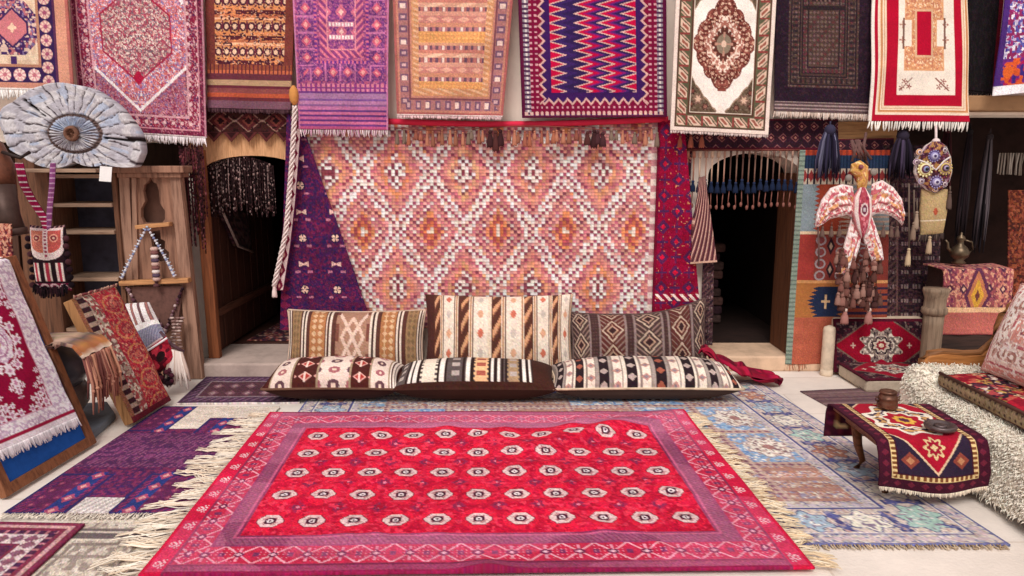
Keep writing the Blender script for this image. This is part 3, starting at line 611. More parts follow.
# ------------------------------------------------------------------ more patterns: floor rugs and small textiles
def p_blue(w, h):                                      # pale blue and beige garden-panel rug, units of 1 cm
    c = Cv(w, h, '#cbb9b0', w/378.0); d = c.D()/.64; x = np.minimum(c.X, c.w-c.X); y = np.minimum(c.Y, c.h-c.Y)
    al = np.where(x < y, c.Y, c.X)/.64
    # compartments
    tx, ty, ix, iy = tilec(c, 46, 54, 20, 12); c.fill(noise(h, w, 6, 3) > .5, '#c4aba2')
    k = (ix*2+iy*3) % 5
    for n_, col in ((0, '#93b2d2'), (1, '#cbaa9c'), (2, '#d8cabd'), (3, '#8cabcd'), (4, '#c2a498')): c.fill((k == n_), col)
    c.clutter((k != 0) & (k != 3), ['#e2d6cb', '#94707a', '#9c94a8', '#b4806e'], 1.5, .74, 6, sym=False); c.clutter((k == 0) | (k == 3), ['#e6e0da', '#6d8cb8', '#b8a49c'], 2.2, .76, 7, sym=False)
    c.fill(((k == 1) | (k == 4)) & (np.abs(((c.Y/13.5) % 1)-.5) < .16), '#b08478')
    r = np.hypot(tx/14, ty/17)*(1+.12*np.cos(8*np.arctan2(ty, tx))); r = np.where((k == 0) | (k == 3), r, 9); c.fill(r < 1, '#efe6da'); m = r < .9; c.clutter(m, ['#c9b2a6', '#8d6f74'], 1.6, .76, 8, sym=False); c.fill(r < .25, '#a87c78'); c.fill((r > .92) & (r < 1), '#a08c94')
    r = np.where((k == 0) | (k == 3), r, 9); fr = (np.abs(np.abs(tx)-23) < 2.4) | (np.abs(np.abs(ty)-27) < 3.4); c.fill(fr, '#c4a89c'); c.fill(fr & (tri(c.X, 5)+tri(c.Y, 5) > 1.2), '#8c6070')
    # borders
    c.fill(d < 72, '#a9a6b4'); c.clutter(d < 72, ['#ddd4cc', '#6f6f94', '#b8a49c', '#d4c8bc'], 1.4, .66, 9, sym=False)
    b = (d > 16) & (d < 58); c.fill(b, '#d2c3b8')
    t = ((al/44) % 1-.5)*44; ki = np.floor(al/44).astype(int) % 4; rr = np.hypot(t/14, (d-37)/14)
    rr = rr*(1+.2*np.cos(6*np.arctan2(d-37, t)))
    c.fill(b & (rr < 1.12), '#585a80')
    for n_, col in ((0, '#a6c2b8'), (1, '#b87e68'), (2, '#a3b6c6'), (3, '#e6dece')): c.fill(b & (rr < 1) & (ki == n_), col)
    m = b & (rr < .8); c.clutter(m, ['#e8e0d6', '#8a7a8c'], 1.6, .82, 12, sym=False)
    t2 = np.abs(np.abs(t)-22); c.fill(b & (np.abs(t2-1.2) < 1.6) & (np.abs(d-37) < 17), '#484a78'); c.fill(b & (t2 < 5) & (np.abs(np.abs(d-37)-15) < 2), '#484a78'); c.fill(b & (np.hypot(t2/5, (np.abs(d-37)-9)/5) < 1), '#5a5c90'); c.clutter(b & (rr > 1.2), ['#8c88a4', '#b89a94'], 1.4, .84, 14, sym=False)
    for a in (15, 58): c.fill((d > a) & (d < a+2), '#4f4f86'); c.fill((d > a+2) & (d < a+3.4), '#e2d8d4')
    c.fill((d > 5) & (d < 13) & (tri(al, 9)*6 > np.abs(d-9)*1.5), '#c9b4b8'); c.fill(d < 3, '#6f6f9c'); c.fill((d > 62) & (d < 69) & (tri(al, 9)*5 > np.abs(d-65)*1.5), '#cabcc4')
    return c.jit(.06, .06)
def p_patch(w, h):                                     # violet kilim of joined stepped panels with pale gaps, units of 1 cm
    c = Cv(w, h, '#532450', 1.5); x, y = c.X, c.Y; W_, H_ = c.w, c.h
    c.clutter(x > -1, ['#66264e', '#452254', '#782f55'], 2, .6, 3, sym=False)
    def panel(x0, y0, x1, y1):
        m = c.R(x0, y0, x1, y1); e = np.minimum(np.minimum(x-x0, x1-x), np.minimum(y-y0, y1-y))
        c.fill(m & (e < 2.2), '#2f2a62'); c.fill(m & (e > 3) & (e < 6), '#8a2f5c'); c.fill(m & (e > 3) & (e < 6) & (tri(x+y, 4) > .5), '#4a2a5c'); q = m & (e > 7.5); c.fill(q, '#5f2650'); c.fill(q & (tri(x, 9)+tri(y, 8) > 1.35), '#7d3158'); c.fill(q & (tri(x, 9)+tri(y, 8) > 1.7), '#a85a70')
    panel(0, 0, 30, 46); panel(0, 108, 34, H_); panel(52, 24, W_, 62); panel(56, 108, W_, H_)
    for x0 in (20, 62): m = c.R(x0, 0, x0+9, H_) & ~c.R(0, 48, W_, 106); c.fill(m, '#2c3a7c'); c.fill(m & (np.abs(((y/13) % 1-.5)*13)/5+np.abs(x-x0-4.5)/4 < 1), '#a8496a'); c.fill(m & (np.abs(((y/13) % 1-.5)*13)/2.4+np.abs(x-x0-4.5)/2 < 1), '#d89a9a')
    m = c.R(0, 50, W_, 100); c.fill(m, '#65305a'); c.fill(m & (tri(x+y*.3, 3.4) > .6), '#8a5274'); c.fill(m & (tri(y+x*.2, 9) > .86), '#4a2652'); c.clutter(m, ['#7a3e68', '#552a54'], 2.5, .7, 9, sym=False)
    pale = (c.R(30, 0, 52, 42) | c.R(52, 0, W_, 23)); c.fill(pale, '#e3d6c8'); p2 = c.R(35, H_-17, 57, H_); c.fill(pale & (noise(h, w, 2, 5, 8) > .6), '#d6c6b6')
    c.fill(p2, '#e6dcd6'); c.fill(p2 & (tri(x+.4*y, 4) > .6), '#c2b6b4')
    return c.jit(.08, .08)
def p_corner(w, h):
    c = Cv(w, h, '#9a3a4c', 1.2); x = np.minimum(c.X, c.w-c.X); d = np.minimum(x, c.Y); al = np.where(x < c.Y, c.Y, c.X)
    c.clutter(c.X > -1, ['#6a2c4c', '#b86a70', '#54284a'], 2, .66, 3); c.fill(d < 28, '#7d2f48')
    for a, b, col in ((3, 6, '#c99a9a'), (8, 12, '#4d2546'), (12, 20, '#d8c3c2'), (22, 26, '#5b2848')): c.fill((d > a) & (d < b), col)
    c.fill((d > 12) & (d < 20) & (tri(al, 7)*4 > np.abs(d-16)), '#8c5a6c'); c.fill((d > 8) & (d < 12) & (tri(al, 5) > .6), '#b5747e')
    return c.jit(.09)
def p_greybeige(w, h):
    c = Cv(w, h, '#c6b7a8', 1.2)
    c.clutter(c.X > -1, ['#b3a496', '#d8ccbe', '#9c8d84'], 3, .68, 3, sym=False); d = c.D()
    for a, b, col in ((0, 4, '#e0d4c4'), (9, 11, '#8f8078'), (13, 20, '#d9cdbd'), (22, 24, '#8f8078')): c.fill((d > a) & (d < b), col)
    c.fill((c.Y < 18) & (c.Y > 10), '#6b5f60'); c.fill((c.Y > 12) & (c.Y < 13.5), '#c7b9ac'); c.fill((c.Y > 32) & (c.Y < 34), '#9a8b82')
    return c.jit(.07)
def p_doorrug(w, h):
    c = Cv(w, h, '#56343f', 1.2); d = c.D(); c.fill(d < 10, '#4c3048'); c.fill((d > 10) & (d < 12), '#8f7a82')
    tx, ty, ix, iy = tilec(c, 14, 13); c.fill((d > 12) & (np.abs(tx)+np.abs(ty) < 5), '#7d5560'); c.fill((d > 12) & (np.abs(tx)+np.abs(ty) < 2.4), '#a88a8c'); c.fill((d < 9) & (d > 3) & (tri(c.X+c.Y, 6) > .6), '#7a5a70'); c.fill(d < 1.2, '#d8cbc6')
    return c.jit(.09)
def p_flatdark(w, h):
    c = Cv(w, h, '#755a5c', 1.0); k = c.Y % 24
    for a, b, col in ((0, 4, '#654a50'), (7, 9, '#8d7070'), (12, 15, '#7d6060'), (18, 20, '#5c4048')): c.fill((k > a) & (k < b), col)
    return c.jit(.06)
def p_table(w, h):                                     # crimson runner with ivory medallion, navy corners at both ends
    c = Cv(w, h, '#a8162f', 2.4); x = np.minimum(c.X, c.w-c.X); y = np.minimum(c.Y, c.h-c.Y); d = np.minimum(x, y); cx, cy = c.w/2, c.h/2
    tip = y < 40-np.abs(np.abs(c.X-cx)-0)*0 ; tr = (y < 8+np.abs(c.X-cx)*1.55+8); tr = y < 12+np.abs(c.X-cx)*1.25; c.fill(tr & (y < 42), '#2f2236'); c.fill((np.abs(y-(12+np.abs(c.X-cx)*1.25)) < .9) & (y < 42), '#d8b898')
    for s in (0, 1):
        yy = 12 if s == 0 else c.h-12
        c.fill(c.rose(cx, yy+(15 if s == 0 else -15), 6.2, 8, .18, 0, 1.15), '#dcc090'); c.fill(c.rose(cx, yy+(15 if s == 0 else -15), 4.3, 8, .16, 0, 1.15), '#9a1830'); c.fill(c.rose(cx, yy+(15 if s == 0 else -15), 2, 4, .2), '#dcc090')
        for sx in (-1, 1): c.fill(c.dia(cx+sx*14, yy+7 if s == 0 else yy-7, 5, 5), '#8a4438'); c.fill(c.dia(cx+sx*14, yy+7 if s == 0 else yy-7, 2.4, 2.4), '#b8805c')
    r = np.hypot((c.X-cx)/19, (c.Y-cy)/24); an = np.arctan2((c.Y-cy)/24, (c.X-cx)/19); rr = r*(1+.12*np.cos(8*an))
    c.fill(rr < 1.05, '#efe3d2'); c.fill(rr < .92, '#3d2c46'); m = rr < .92; c.clutter(m, ['#efe3d2', '#c99a62'], 2.2, .62, 4, symv=True); c.fill(rr < .62, '#f0e2cc'); c.fill(rr < .52, '#a81a30'); c.fill(rr < .3, '#e0b04c'); c.fill(rr < .16, '#5a2440')
    b = d < 11; c.fill(b, '#431628'); al = np.where(x < y, c.Y, c.X); c.fill((d > 7.2) & (d < 10), '#e3c48c'); c.fill((d > 7.4) & (d < 9.8) & (tri(al, 3) > .45), '#7a4a2c'); c.fill((d > 2) & (d < 6) & (np.abs(((al/7) % 1-.5)*7)+np.abs(d-4) < 2.1), '#6d2438')
    return c.jit(.06)
def p_easelrug(w, h):                                  # ivory lace border, crimson field, round flower medallion
    c = Cv(w, h, '#960f3c', w/60.0); cx, cy = c.w/2, c.h*.47; x = np.minimum(c.X, c.w-c.X); y = np.minimum(c.Y, c.h-c.Y); d = np.minimum(x, y)
    fl = d < 12; c.fill(fl, '#faf4f6'); c.clutter(fl, ['#e0d4de', '#ece2e8', '#cdb8cb'], 1.1, .78, 3); tx, ty, _, _ = tilec(c, 8, 8); c.fill((d < 10) & (d > 2) & (np.abs(np.hypot(tx, ty)-2.6) < .5), '#c9b0c8')
    def flower(px, py, r, k=6): c.fill(c.rose(px, py, r, k, .22), '#f4e8f0'); c.fill(c.rose(px, py, r*.45, k, .2), '#c98aa8')
    for sx in (-1, 1):
        for sy in (-1, 1):
            ox, oy = cx+sx*(c.w/2-12), cy+sy*(c.h*.47-12) if sy < 0 else c.h-12
            for a, b_, r in ((3, 3, 3.4), (9, 2.5, 3), (2.5, 9, 3), (14, 2, 2.4), (2, 15, 2.6), (7, 7, 2.8), (2, 21, 2.2), (11, 7, 1.8), (6, 13, 2)): flower(ox-sx*a, oy-sy*b_, r)
    R = np.hypot((c.X-cx)/14.5, (c.Y-cy)/17.5); an = np.arctan2((c.Y-cy)/17.5, (c.X-cx)/14.5)
    for k in range(12): a = k*PI/6; flower(cx+12.2*math.cos(a), cy+15*math.sin(a), 3.3)
    c.fill((R < .72) & (R > .66), '#f4e8f0'); m = R < .6*(1+.06*np.cos(8*an)); c.fill(m, '#f6eef4'); c.clutter(m, ['#d8c0d4', '#c49ab8'], 1.2, .74, 8); c.fill(np.abs(R-.38) < .03, '#b77aa0'); c.fill(R < .12, '#d8b48c')
    for s_ in (-1, 1):
        for a, r in ((22, 3.4), (26.5, 2.4), (30, 1.7)): flower(cx, cy+s_*a, r)
        flower(cx-3.5, cy+s_*24, 1.8); flower(cx+3.5, cy+s_*24, 1.8)
    c.fill((d < 12.6) & (d > 11.6), '#d8a8bc'); c.fill((c.B < 5) & (c.B > 3), '#a01840'); c.fill(c.B < 3, '#f0e6ea')
    return c.jit(.045)
def p_leanred(w, h):
    c = Cv(w, h, '#b5303e', 2.2); x = c.X; u = x/c.w
    c.clutter(x > -1, ['#c8524e', '#a02038'], 3, .6, 2, sym=False)
    tx, ty, ix, iy = tilec(c, c.w*.56, 17, c.w*.40, 2); r = np.hypot(tx/11, ty/7); m = u > .4
    c.fill(m & (np.abs(r-.85) < .09), '#c98458'); c.fill(m & (r < .5), '#c4685a'); c.fill(m & (np.abs(r-.4) < .08), '#8d3440'); c.clutter(m, ['#d08a74', '#9a2f40', '#a8685c'], 1.2, .84, 5, sym=False)
    m = (u > .18) & (u < .38); c.fill(m, '#a89684'); c.clutter(m, ['#7d5a54', '#d9c9b6', '#a04a4c'], 1.6, .64, 6, sym=False)
    m = u <= .18; c.fill(m, '#3a2028'); c.fill(m & (tri(c.Y, 6) > .55) & (u > .05), '#a89080'); c.fill(m & (u < .05), '#8a5a44'); c.fill(u > .96, '#8a6a4c'); c.fill((c.B < 4), '#6d2430')
    return c.jit(.1)
def p_pinktable(w, h):
    c = Cv(w, h, '#b06a64', 1.6); cx = c.w/2; k = np.floor(c.X/13).astype(int) % 3; c.fill(k == 0, '#8a4a52'); c.fill(k == 1, '#c07a6a'); c.clutter(c.X > -1, ['#6a3448', '#d0957c', '#994f56'], 1.8, .7, 4)
    d = np.abs(c.X-cx)/14+np.abs(c.Y-c.h*.60)/24; c.fill(d < 1, '#5c3048'); c.fill(d < .75, '#b57050'); c.fill(d < .5, '#c9963c'); c.fill(d < .2, '#6a3a34')
    tx, ty, _, _ = tilec(c, 13, 16); c.fill((np.abs(tx)+np.abs(ty) < 4) & (d > 1), '#4f2c42'); c.fill((np.abs(tx)+np.abs(ty) < 1.8) & (d > 1), '#d9a88c')
    e = c.B < 20; c.fill(e, '#b5655c'); c.fill((c.B < 21) & (c.B > 17.5), '#e0b48c'); c.fill(c.B < 1.5, '#8a4444')
    return c.jit(.08)
def p_redmed(w, h):                                    # crimson with dark corners and a pale medallion
    c = Cv(w, h, '#8f0f28', 1.8); cx, cy = c.w/2, c.h/2
    cor = np.abs(c.X-cx)/(c.w*.50)+np.abs(c.Y-cy)/(c.h*.62) > 1; c.fill(cor, '#2b1822'); c.clutter(cor, ['#5a2430', '#75605a', '#3f1f2a'], 2.2, .74, 3, symv=True)
    e = np.abs(np.abs(c.X-cx)/(c.w*.50)+np.abs(c.Y-cy)/(c.h*.62)-1); c.fill(e < .025, '#6f5a50')
    r = np.hypot((c.X-cx)/17, (c.Y-cy)/13); an = np.arctan2((c.Y-cy)/13, (c.X-cx)/17); rr = r*(1+.16*np.cos(8*an)); m = rr < 1; c.fill(m, '#b5a294'); c.clutter(m, ['#3a2a30', '#e0d0c0', '#7a6a64'], 1.7, .62, 5, symv=True)
    c.fill(rr < .5, '#2c1c28'); c.fill(rr < .4, '#c9b8a8'); c.fill(rr < .27, '#8a1c30'); c.fill(rr < .13, '#d9c4a8')
    for s in (-1, 1): c.fill(c.rose(cx+s*25, cy, 2.6, 4, .4), '#c9a89a')
    d = c.D(); c.fill(d < 3, '#4c1424')
    return c.jit(.07)
def p_sofa(w, h):
    c = Cv(w, h, '#a81c30', 1.0); c.clutter(c.X > -1, ['#c05a4c', '#8a1428'], 6, .6, 2, sym=False)
    for k, (a, b) in enumerate(((.12, .2), (.42, .5), (.72, .22), (.88, .72), (.2, .78), (.62, .82), (.45, .12))):
        x, y = a*c.w, b*c.h; R = 26+6*(k % 2); m = c.rose(x, y, R, 7, .12, k); c.fill(m, ['#2f1c2c', '#e2c6b4', '#3b2430'][k % 3]); m2 = c.rose(x, y, R*.85, 7, .15, k); c.clutter(m2, ['#c9a05c', '#e8d4c4', '#b04a4c', '#5a2a3c'], 5, .66, k+3, sym=False)
        for t in range(6): m = c.rose(x+R*1.2*math.cos(t*1.05), y+R*1.1*math.sin(t*1.05), 9, 5, .3, t); c.fill(m, ['#c49a54', '#d8b48c', '#8a6a3c'][t % 3]); m = c.rose(x+R*1.2*math.cos(t*1.05), y+R*1.1*math.sin(t*1.05), 4.5, 5, .3, t); c.fill(m, '#6a2c34')
    d = c.D(); c.fill(d < 4, '#3a2428')
    return c.jit(.06)
def p_sofaedge(w, h):
    c = Cv(w, h, '#a08a6c', 1.0); tx, ty, _, _ = tilec(c, 14, 12); c.fill(np.hypot(tx, ty) < 2.6, '#4a3434'); c.fill((c.Y < 3) | (c.B < 4), '#4f2c2c'); c.fill(noise(h, w, 4, 2) > .68, '#8a7458'); return c.jit(.07)
def p_pinkpillow(w, h):
    c = Cv(w, h, '#e6cdc2', 1.0); d = c.D()
    for a, b, col in ((4, 12, '#d9958c'), (15, 19, '#b8646a'), (24, 44, '#f2e4da'), (46, 50, '#b8646a'), (52, 60, '#cf8c80'), (62, 64, '#8d4a54')): c.fill((d > a) & (d < b), col)
    al = np.where(np.minimum(c.X, c.w-c.X) < np.minimum(c.Y, c.B), c.Y, c.X); c.fill((d > 24) & (d < 44) & (np.abs(np.hypot(((al/18) % 1-.5)*18, d-34)-5.5) < 2), '#a8786c'); f = d > 64; c.fill(f, '#c97a68'); c.clutter(f, ['#efd8c8', '#a04a50', '#d8a07c'], 4, .64, 4, symv=True); c.clutter(d < 64, ['#cfa79c', '#f4e8e0'], 3, .8, 8, sym=False)
    return c.jit(.06)
def p_kilim_right(w, h):
    c = Cv(w, h, '#b8563e', D0); x, y = c.X, c.Y+38
    c.fill(y < 44, '#8f3a2e'); c.fill((y < 44) & (tri(x, 7) > .5), '#b5462e'); m = (y >= 44) & (y < 58); c.fill(m, '#2c3c56'); c.fill(m & (tri(x, 4) > .5), '#1f2c44')
    m = (y >= 58) & (y < 75); c.fill(m, '#cbb8a4'); c.fill(m & (tri(x, 8)*7 > np.abs(y-66)), '#8a3434'); c.fill(m & (tri(x+4, 8) > .75), '#2e2430')
    m = (y >= 75) & (y < 128); c.fill(m, '#9c4330')
    sv = tri(y, 5)*6
    c.fill(m & (x < 22+sv), '#87949a'); c.fill(m & (x > 68-sv), '#7d8486'); c.fill(m & (x > 55) & (tri(y, 5) > .7), '#a98a7c')
    c.fill(m & (x > 46) & (x < 66) & (tri(y, 4.6)*18 > np.abs(x-66)+4), '#c0a494')
    c.fill((y >= 126) & (y < 129), '#e8cba8')
    m = (y >= 129) & (y < 181); c.fill(m, '#8c3f38'); c.fill(m & (x < 26), '#a5403a')
    for cx in (33, 57, 84): tx = x-cx; ty = (((y-129)/13) % 1-.5)*13; r = np.hypot(tx/6.2, ty/5.4); c.fill(m & (np.abs(r-.85) < .17), '#a89a9c'); c.fill(m & (r < .45), '#8a4a4c')
    tx = x-45; ty = (((y-129)/26) % 1-.5)*26; q = np.abs(tx)/5+np.abs(ty)/10; c.fill(m & (q < 1), '#33242c'); c.fill(m & (q < .45), '#b89a84'); c.fill(m & (x > 62) & (x < 80) & (tri(y, 5) > .5), '#7d4a40')
    c.fill((y >= 180) & (y < 183), '#d89a64')
    m = y >= 183; c.fill(m, '#b0703f'); q = np.maximum(np.abs(x-43)/20+np.abs(y-206)/22, np.abs(y-206)/18); sv = tri(y, 4.5)*7; nav = m & (np.abs(y-204) < 17) & (np.abs(x-44) < 21-np.abs(y-204)*.45+sv-3); c.fill(nav, '#26304c'); c.fill(m & (np.abs(x-42) < 1.3) & (np.abs(y-204) < 8), '#d8b48c'); c.fill(m & (np.abs(y-204) < 1.3) & (np.abs(x-42) < 5), '#d8b48c'); c.fill(m & (x > 62), '#9a4a38'); c.fill(m & (x > 62) & (tri(y, 7) > .6), '#3a2c44'); c.fill(y > 222, '#b5604a')
    c.fill(x < 7, '#8c9a8c'); c.fill((x < 7) & (tri(y, 5) > .6), '#6d7a70')
    return c.jit(.07)
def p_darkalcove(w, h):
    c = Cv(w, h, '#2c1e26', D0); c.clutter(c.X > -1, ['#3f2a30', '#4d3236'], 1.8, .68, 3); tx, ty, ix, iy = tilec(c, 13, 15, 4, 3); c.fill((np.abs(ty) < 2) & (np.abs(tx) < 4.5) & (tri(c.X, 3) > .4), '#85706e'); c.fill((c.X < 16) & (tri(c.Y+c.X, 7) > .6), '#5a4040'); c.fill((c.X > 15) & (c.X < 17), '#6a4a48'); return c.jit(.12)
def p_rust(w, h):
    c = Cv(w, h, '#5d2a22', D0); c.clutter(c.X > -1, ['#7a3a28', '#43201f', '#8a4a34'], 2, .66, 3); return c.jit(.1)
def p_stripebag(w, h):
    c = Cv(w, h, '#8d5a54', D0); k = (c.X*1.0+c.Y*.28) % 7; c.fill(k < 2, '#4a2a34'); c.fill((k > 3) & (k < 4.5), '#d0a898'); c.fill((k > 5.4), '#6a3a40'); c.fill(c.B < 3, '#c9a28c'); return c.jit(.07)
def p_bag(w, h):
    c = Cv(w, h, '#2a1820', w/34.0); X = c.X-17; y = c.Y
    fl = (y < 30) & (np.abs(X) < 15) & (y < 22+8*np.sqrt(np.clip(1-(X/15)**2, 0, 1))); c.fill(fl, '#f0d8d4')
    fi = (y > 6) & (np.abs(X) < 13) & (y < 18+7*np.sqrt(np.clip(1-(X/13)**2, 0, 1))); c.fill(fi, '#c25a54'); c.fill(fi & (X < 0), '#d07a68'); c.fill((np.abs(X) < 2) & (y < 29), '#f0d4d2'); c.fill((np.abs(X) < 1) & (tri(y, 3) > .5) & (y < 29), '#a02c50')
    for s in (-1, 1): r = np.hypot(X-s*7, y-13); c.fill(r < 3.6, '#e8a48c'); c.fill(r < 2.5, '#8a2a3c'); c.fill(r < 1.1, '#e8c0a8')
    c.fill((y > 3) & (y < 6) & (np.abs(X) < 15), '#ecccc8'); c.fill(y < 3, '#3a1c2a'); c.fill((y < 3) & (tri(c.X, 4) > .6), '#a07a78')
    for s in (-10, 0, 10): m = (np.abs(X-s) < 3) & (y > 32) & (y < 47); c.fill(m, '#ecd4cc'); c.fill(m & (np.abs(X-s) < 1.3), '#b83a50')
    m = (y > 49) & (y < 58); c.fill(m, '#7d1c40'); tx = ((c.X/8) % 1-.5)*8; c.fill(m & (np.abs(np.hypot(tx, y-53)-2.6) < 1), '#efc8cc')
    return c.jit(.1)
def p_whitebag(w, h):
    c = Cv(w, h, '#e6dcda', 2.0); u = c.X/c.w; c.fill((tri(c.X, 8) > .62) & (c.Y < c.h*.55), '#6a4c50'); c.fill((tri(c.X, 16) > .86) & (c.Y < c.h*.55), '#a06a64'); m = c.Y > c.h*.58; c.fill(m, '#9a96a8'); c.fill(m & (tri(c.X+c.Y, 3) > .5), '#7d7c92'); c.fill(np.abs(c.Y-c.h*.56) < 2, '#f2eae6'); c.fill(c.B < 2, '#efe6e4'); return c.jit(.08)
def p_saddlecloth(w, h):
    c = Cv(w, h, '#b89a86', 2.0); k = c.Y % 11; c.fill(k < 2, '#6d5a58'); c.fill((k > 4) & (k < 6), '#d8c6b6'); c.fill((k > 7) & (k < 9), '#8c6a5c'); c.fill(c.B < 8, '#b5764c'); c.fill(c.B < 2, '#e0cdb8'); return c.jit(.06)
def plain(col, jt=.06):
    return lambda w, h: Cv(w, h, col).jit(jt, .08)

# ------------------------------------------------------------------ the setting
from mathutils.geometry import tessellate_polygon
def plate(mb, loops, off):
    """A flat plate (outline + holes, 3-D loops) extruded by off."""
    tris = tessellate_polygon([[Vector(p) for p in lp] for lp in loops]); pts = [np.asarray(p, float) for lp in loops for p in lp]; n = len(pts)
    fs = [tuple(t) for t in tris] + [tuple(i+n for i in t)[::-1] for t in tris]; k = 0
    for lp in loops:
        m = len(lp); fs += [(k+i, k+(i+1) % m, k+(i+1) % m+n, k+i+n) for i in range(m)]; k += m
    mb.add(pts+[p+np.asarray(off) for p in pts], fs); return mb
YW = 5.80                                              # front face of the shop wall
def structure(o): o['kind'] = 'structure'; return o
def floor_mat():
    m, nt, b = _nt('pale_stone_paving'); N, L = nt.nodes, nt.links
    tc = N.new('ShaderNodeTexCoord'); br = N.new('ShaderNodeTexBrick'); br.inputs['Scale'].default_value = 1.0
    br.inputs['Mortar Size'].default_value = .006; br.inputs['Brick Width'].default_value = 1.3; br.inputs['Row Height'].default_value = .42; br.inputs['Bias'].default_value = 0
    br.inputs['Color1'].default_value = l4('#efe5dc'); br.inputs['Color2'].default_value = l4('#e6d8cc'); br.inputs['Mortar'].default_value = l4('#d9cabd')
    L.new(tc.outputs['Object'], br.inputs['Vector'])
    n = N.new('ShaderNodeTexNoise'); n.inputs['Scale'].default_value = 3.2; n.inputs['Detail'].default_value = 9; n.inputs['Roughness'].default_value = .7
    L.new(tc.outputs['Object'], n.inputs['Vector'])
    r = N.new('ShaderNodeMapRange'); r.inputs[1].default_value = .3; r.inputs[2].default_value = .7; r.inputs[3].default_value = .86; r.inputs[4].default_value = 1.06; L.new(n.outputs['Fac'], r.inputs[0])
    h = N.new('ShaderNodeHueSaturation'); L.new(br.outputs['Color'], h.inputs['Color']); L.new(r.outputs[0], h.inputs['Value']); L.new(h.outputs['Color'], b.inputs['Base Color'])
    n2 = N.new('ShaderNodeTexNoise'); n2.inputs['Scale'].default_value = 60; n2.inputs['Detail'].default_value = 6; L.new(tc.outputs['Object'], n2.inputs['Vector'])
    bp = N.new('ShaderNodeBump'); bp.inputs['Strength'].default_value = .35; bp.inputs['Distance'].default_value = .01; L.new(n2.outputs['Fac'], bp.inputs['Height']); L.new(bp.outputs['Normal'], b.inputs['Normal'])
    b.inputs['Roughness'].default_value = .85; return m
structure(MB().box((-9, -9, -.25), (9, 10, 0)).build('floor', floor_mat()))
PLASTER = mat('#fbeadb', 'cream_plaster', .9, .06, 3, .3, bscale=40)
DARKROOM = mat('#2a1a16', 'shade_dark_wall', .95, .2, 4, .3)  # low wall colour stands in for the lack of light indoors
def arch(x0, x1, zb, zs, zt, n=14):                    # an opening with a low arched head, anticlockwise from the front
    cx, r = (x0+x1)/2, (x1-x0)/2
    return [(x0, zb), (x1, zb)] + [(cx+r*math.cos(PI*i/n), zs+(zt-zs)*math.sin(PI*i/n)) for i in range(n+1)]
LD = (-2.42, -1.60); RD = (1.52, 2.235); AL = (2.95, 5.6)
mbw = MB()
XZ = lambda pts: [(x, YW, z) for x, z in pts]
outer = [(-6.5, 0), (-6.0, 0), (-6.0, 1.80), (-2.52, 1.80), (-2.52, 0), (LD[0], 0)] + [p for p in arch(LD[0], LD[1], 0, 1.56, 1.70)[2:]][::-1] + [(LD[1], 0), (RD[0], 0)] + [p for p in arch(RD[0], RD[1], 0, 1.55, 1.715)[2:]][::-1] + [(RD[1], 0), (AL[0], 0), (AL[0], 2.0), (AL[1], 2.0), (AL[1], 0), (6.5, 0), (6.5, 4.2), (-6.5, 4.2)]
plate(mbw, [XZ(outer)], (0, .35, 0))
structure(mbw.build('wall_back', PLASTER))
ls = MB().box((LD[0]-.02, 5.52, 0), (-1.45, 6.16, .115)); structure(ls.build('trim_1', mat('#b9a49a', 'worn_threshold_stone', .85, .12, 6, .4), bev=.015))
rs = MB().box((RD[0]-.18, 5.70, 0), (RD[1]+.36, 6.16, .125)); structure(rs.build('trim_2', mat('#d9b79a', 'tan_threshold_stone', .85, .14, 6, .4), bev=.015))
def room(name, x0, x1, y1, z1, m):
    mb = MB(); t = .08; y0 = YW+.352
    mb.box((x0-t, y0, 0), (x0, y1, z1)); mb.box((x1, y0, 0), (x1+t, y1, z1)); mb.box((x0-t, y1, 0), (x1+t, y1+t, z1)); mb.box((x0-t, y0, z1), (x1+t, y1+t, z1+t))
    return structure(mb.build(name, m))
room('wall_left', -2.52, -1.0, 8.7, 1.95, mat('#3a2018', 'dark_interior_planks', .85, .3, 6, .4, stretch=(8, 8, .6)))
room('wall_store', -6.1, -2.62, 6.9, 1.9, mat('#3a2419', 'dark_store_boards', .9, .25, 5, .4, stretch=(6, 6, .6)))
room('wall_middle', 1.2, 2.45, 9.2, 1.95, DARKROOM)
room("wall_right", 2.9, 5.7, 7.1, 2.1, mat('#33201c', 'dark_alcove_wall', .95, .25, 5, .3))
structure(MB().box((AL[0]-.1, 5.60, 2.02), (AL[1], YW-.002, 2.13)).build('trim_3', mat('#a07a58', 'tan_stone_ledge', .9, .15, 5, .4), bev=.015))
structure(MB().box((2.44, 5.765, 1.30), (2.94, YW-.002, 1.95)).build('trim_4', wood('#b98a5c', '#8a6040', 'tan_painted_board', 0), bev=.006))
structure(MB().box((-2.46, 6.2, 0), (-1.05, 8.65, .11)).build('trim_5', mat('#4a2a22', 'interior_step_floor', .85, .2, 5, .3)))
structure(MB().box((1.21, 6.2, 0), (2.44, 9.15, .12)).build('trim_6', mat('#2c1c18', 'dim_interior_floor', .85, .2, 5, .3)))
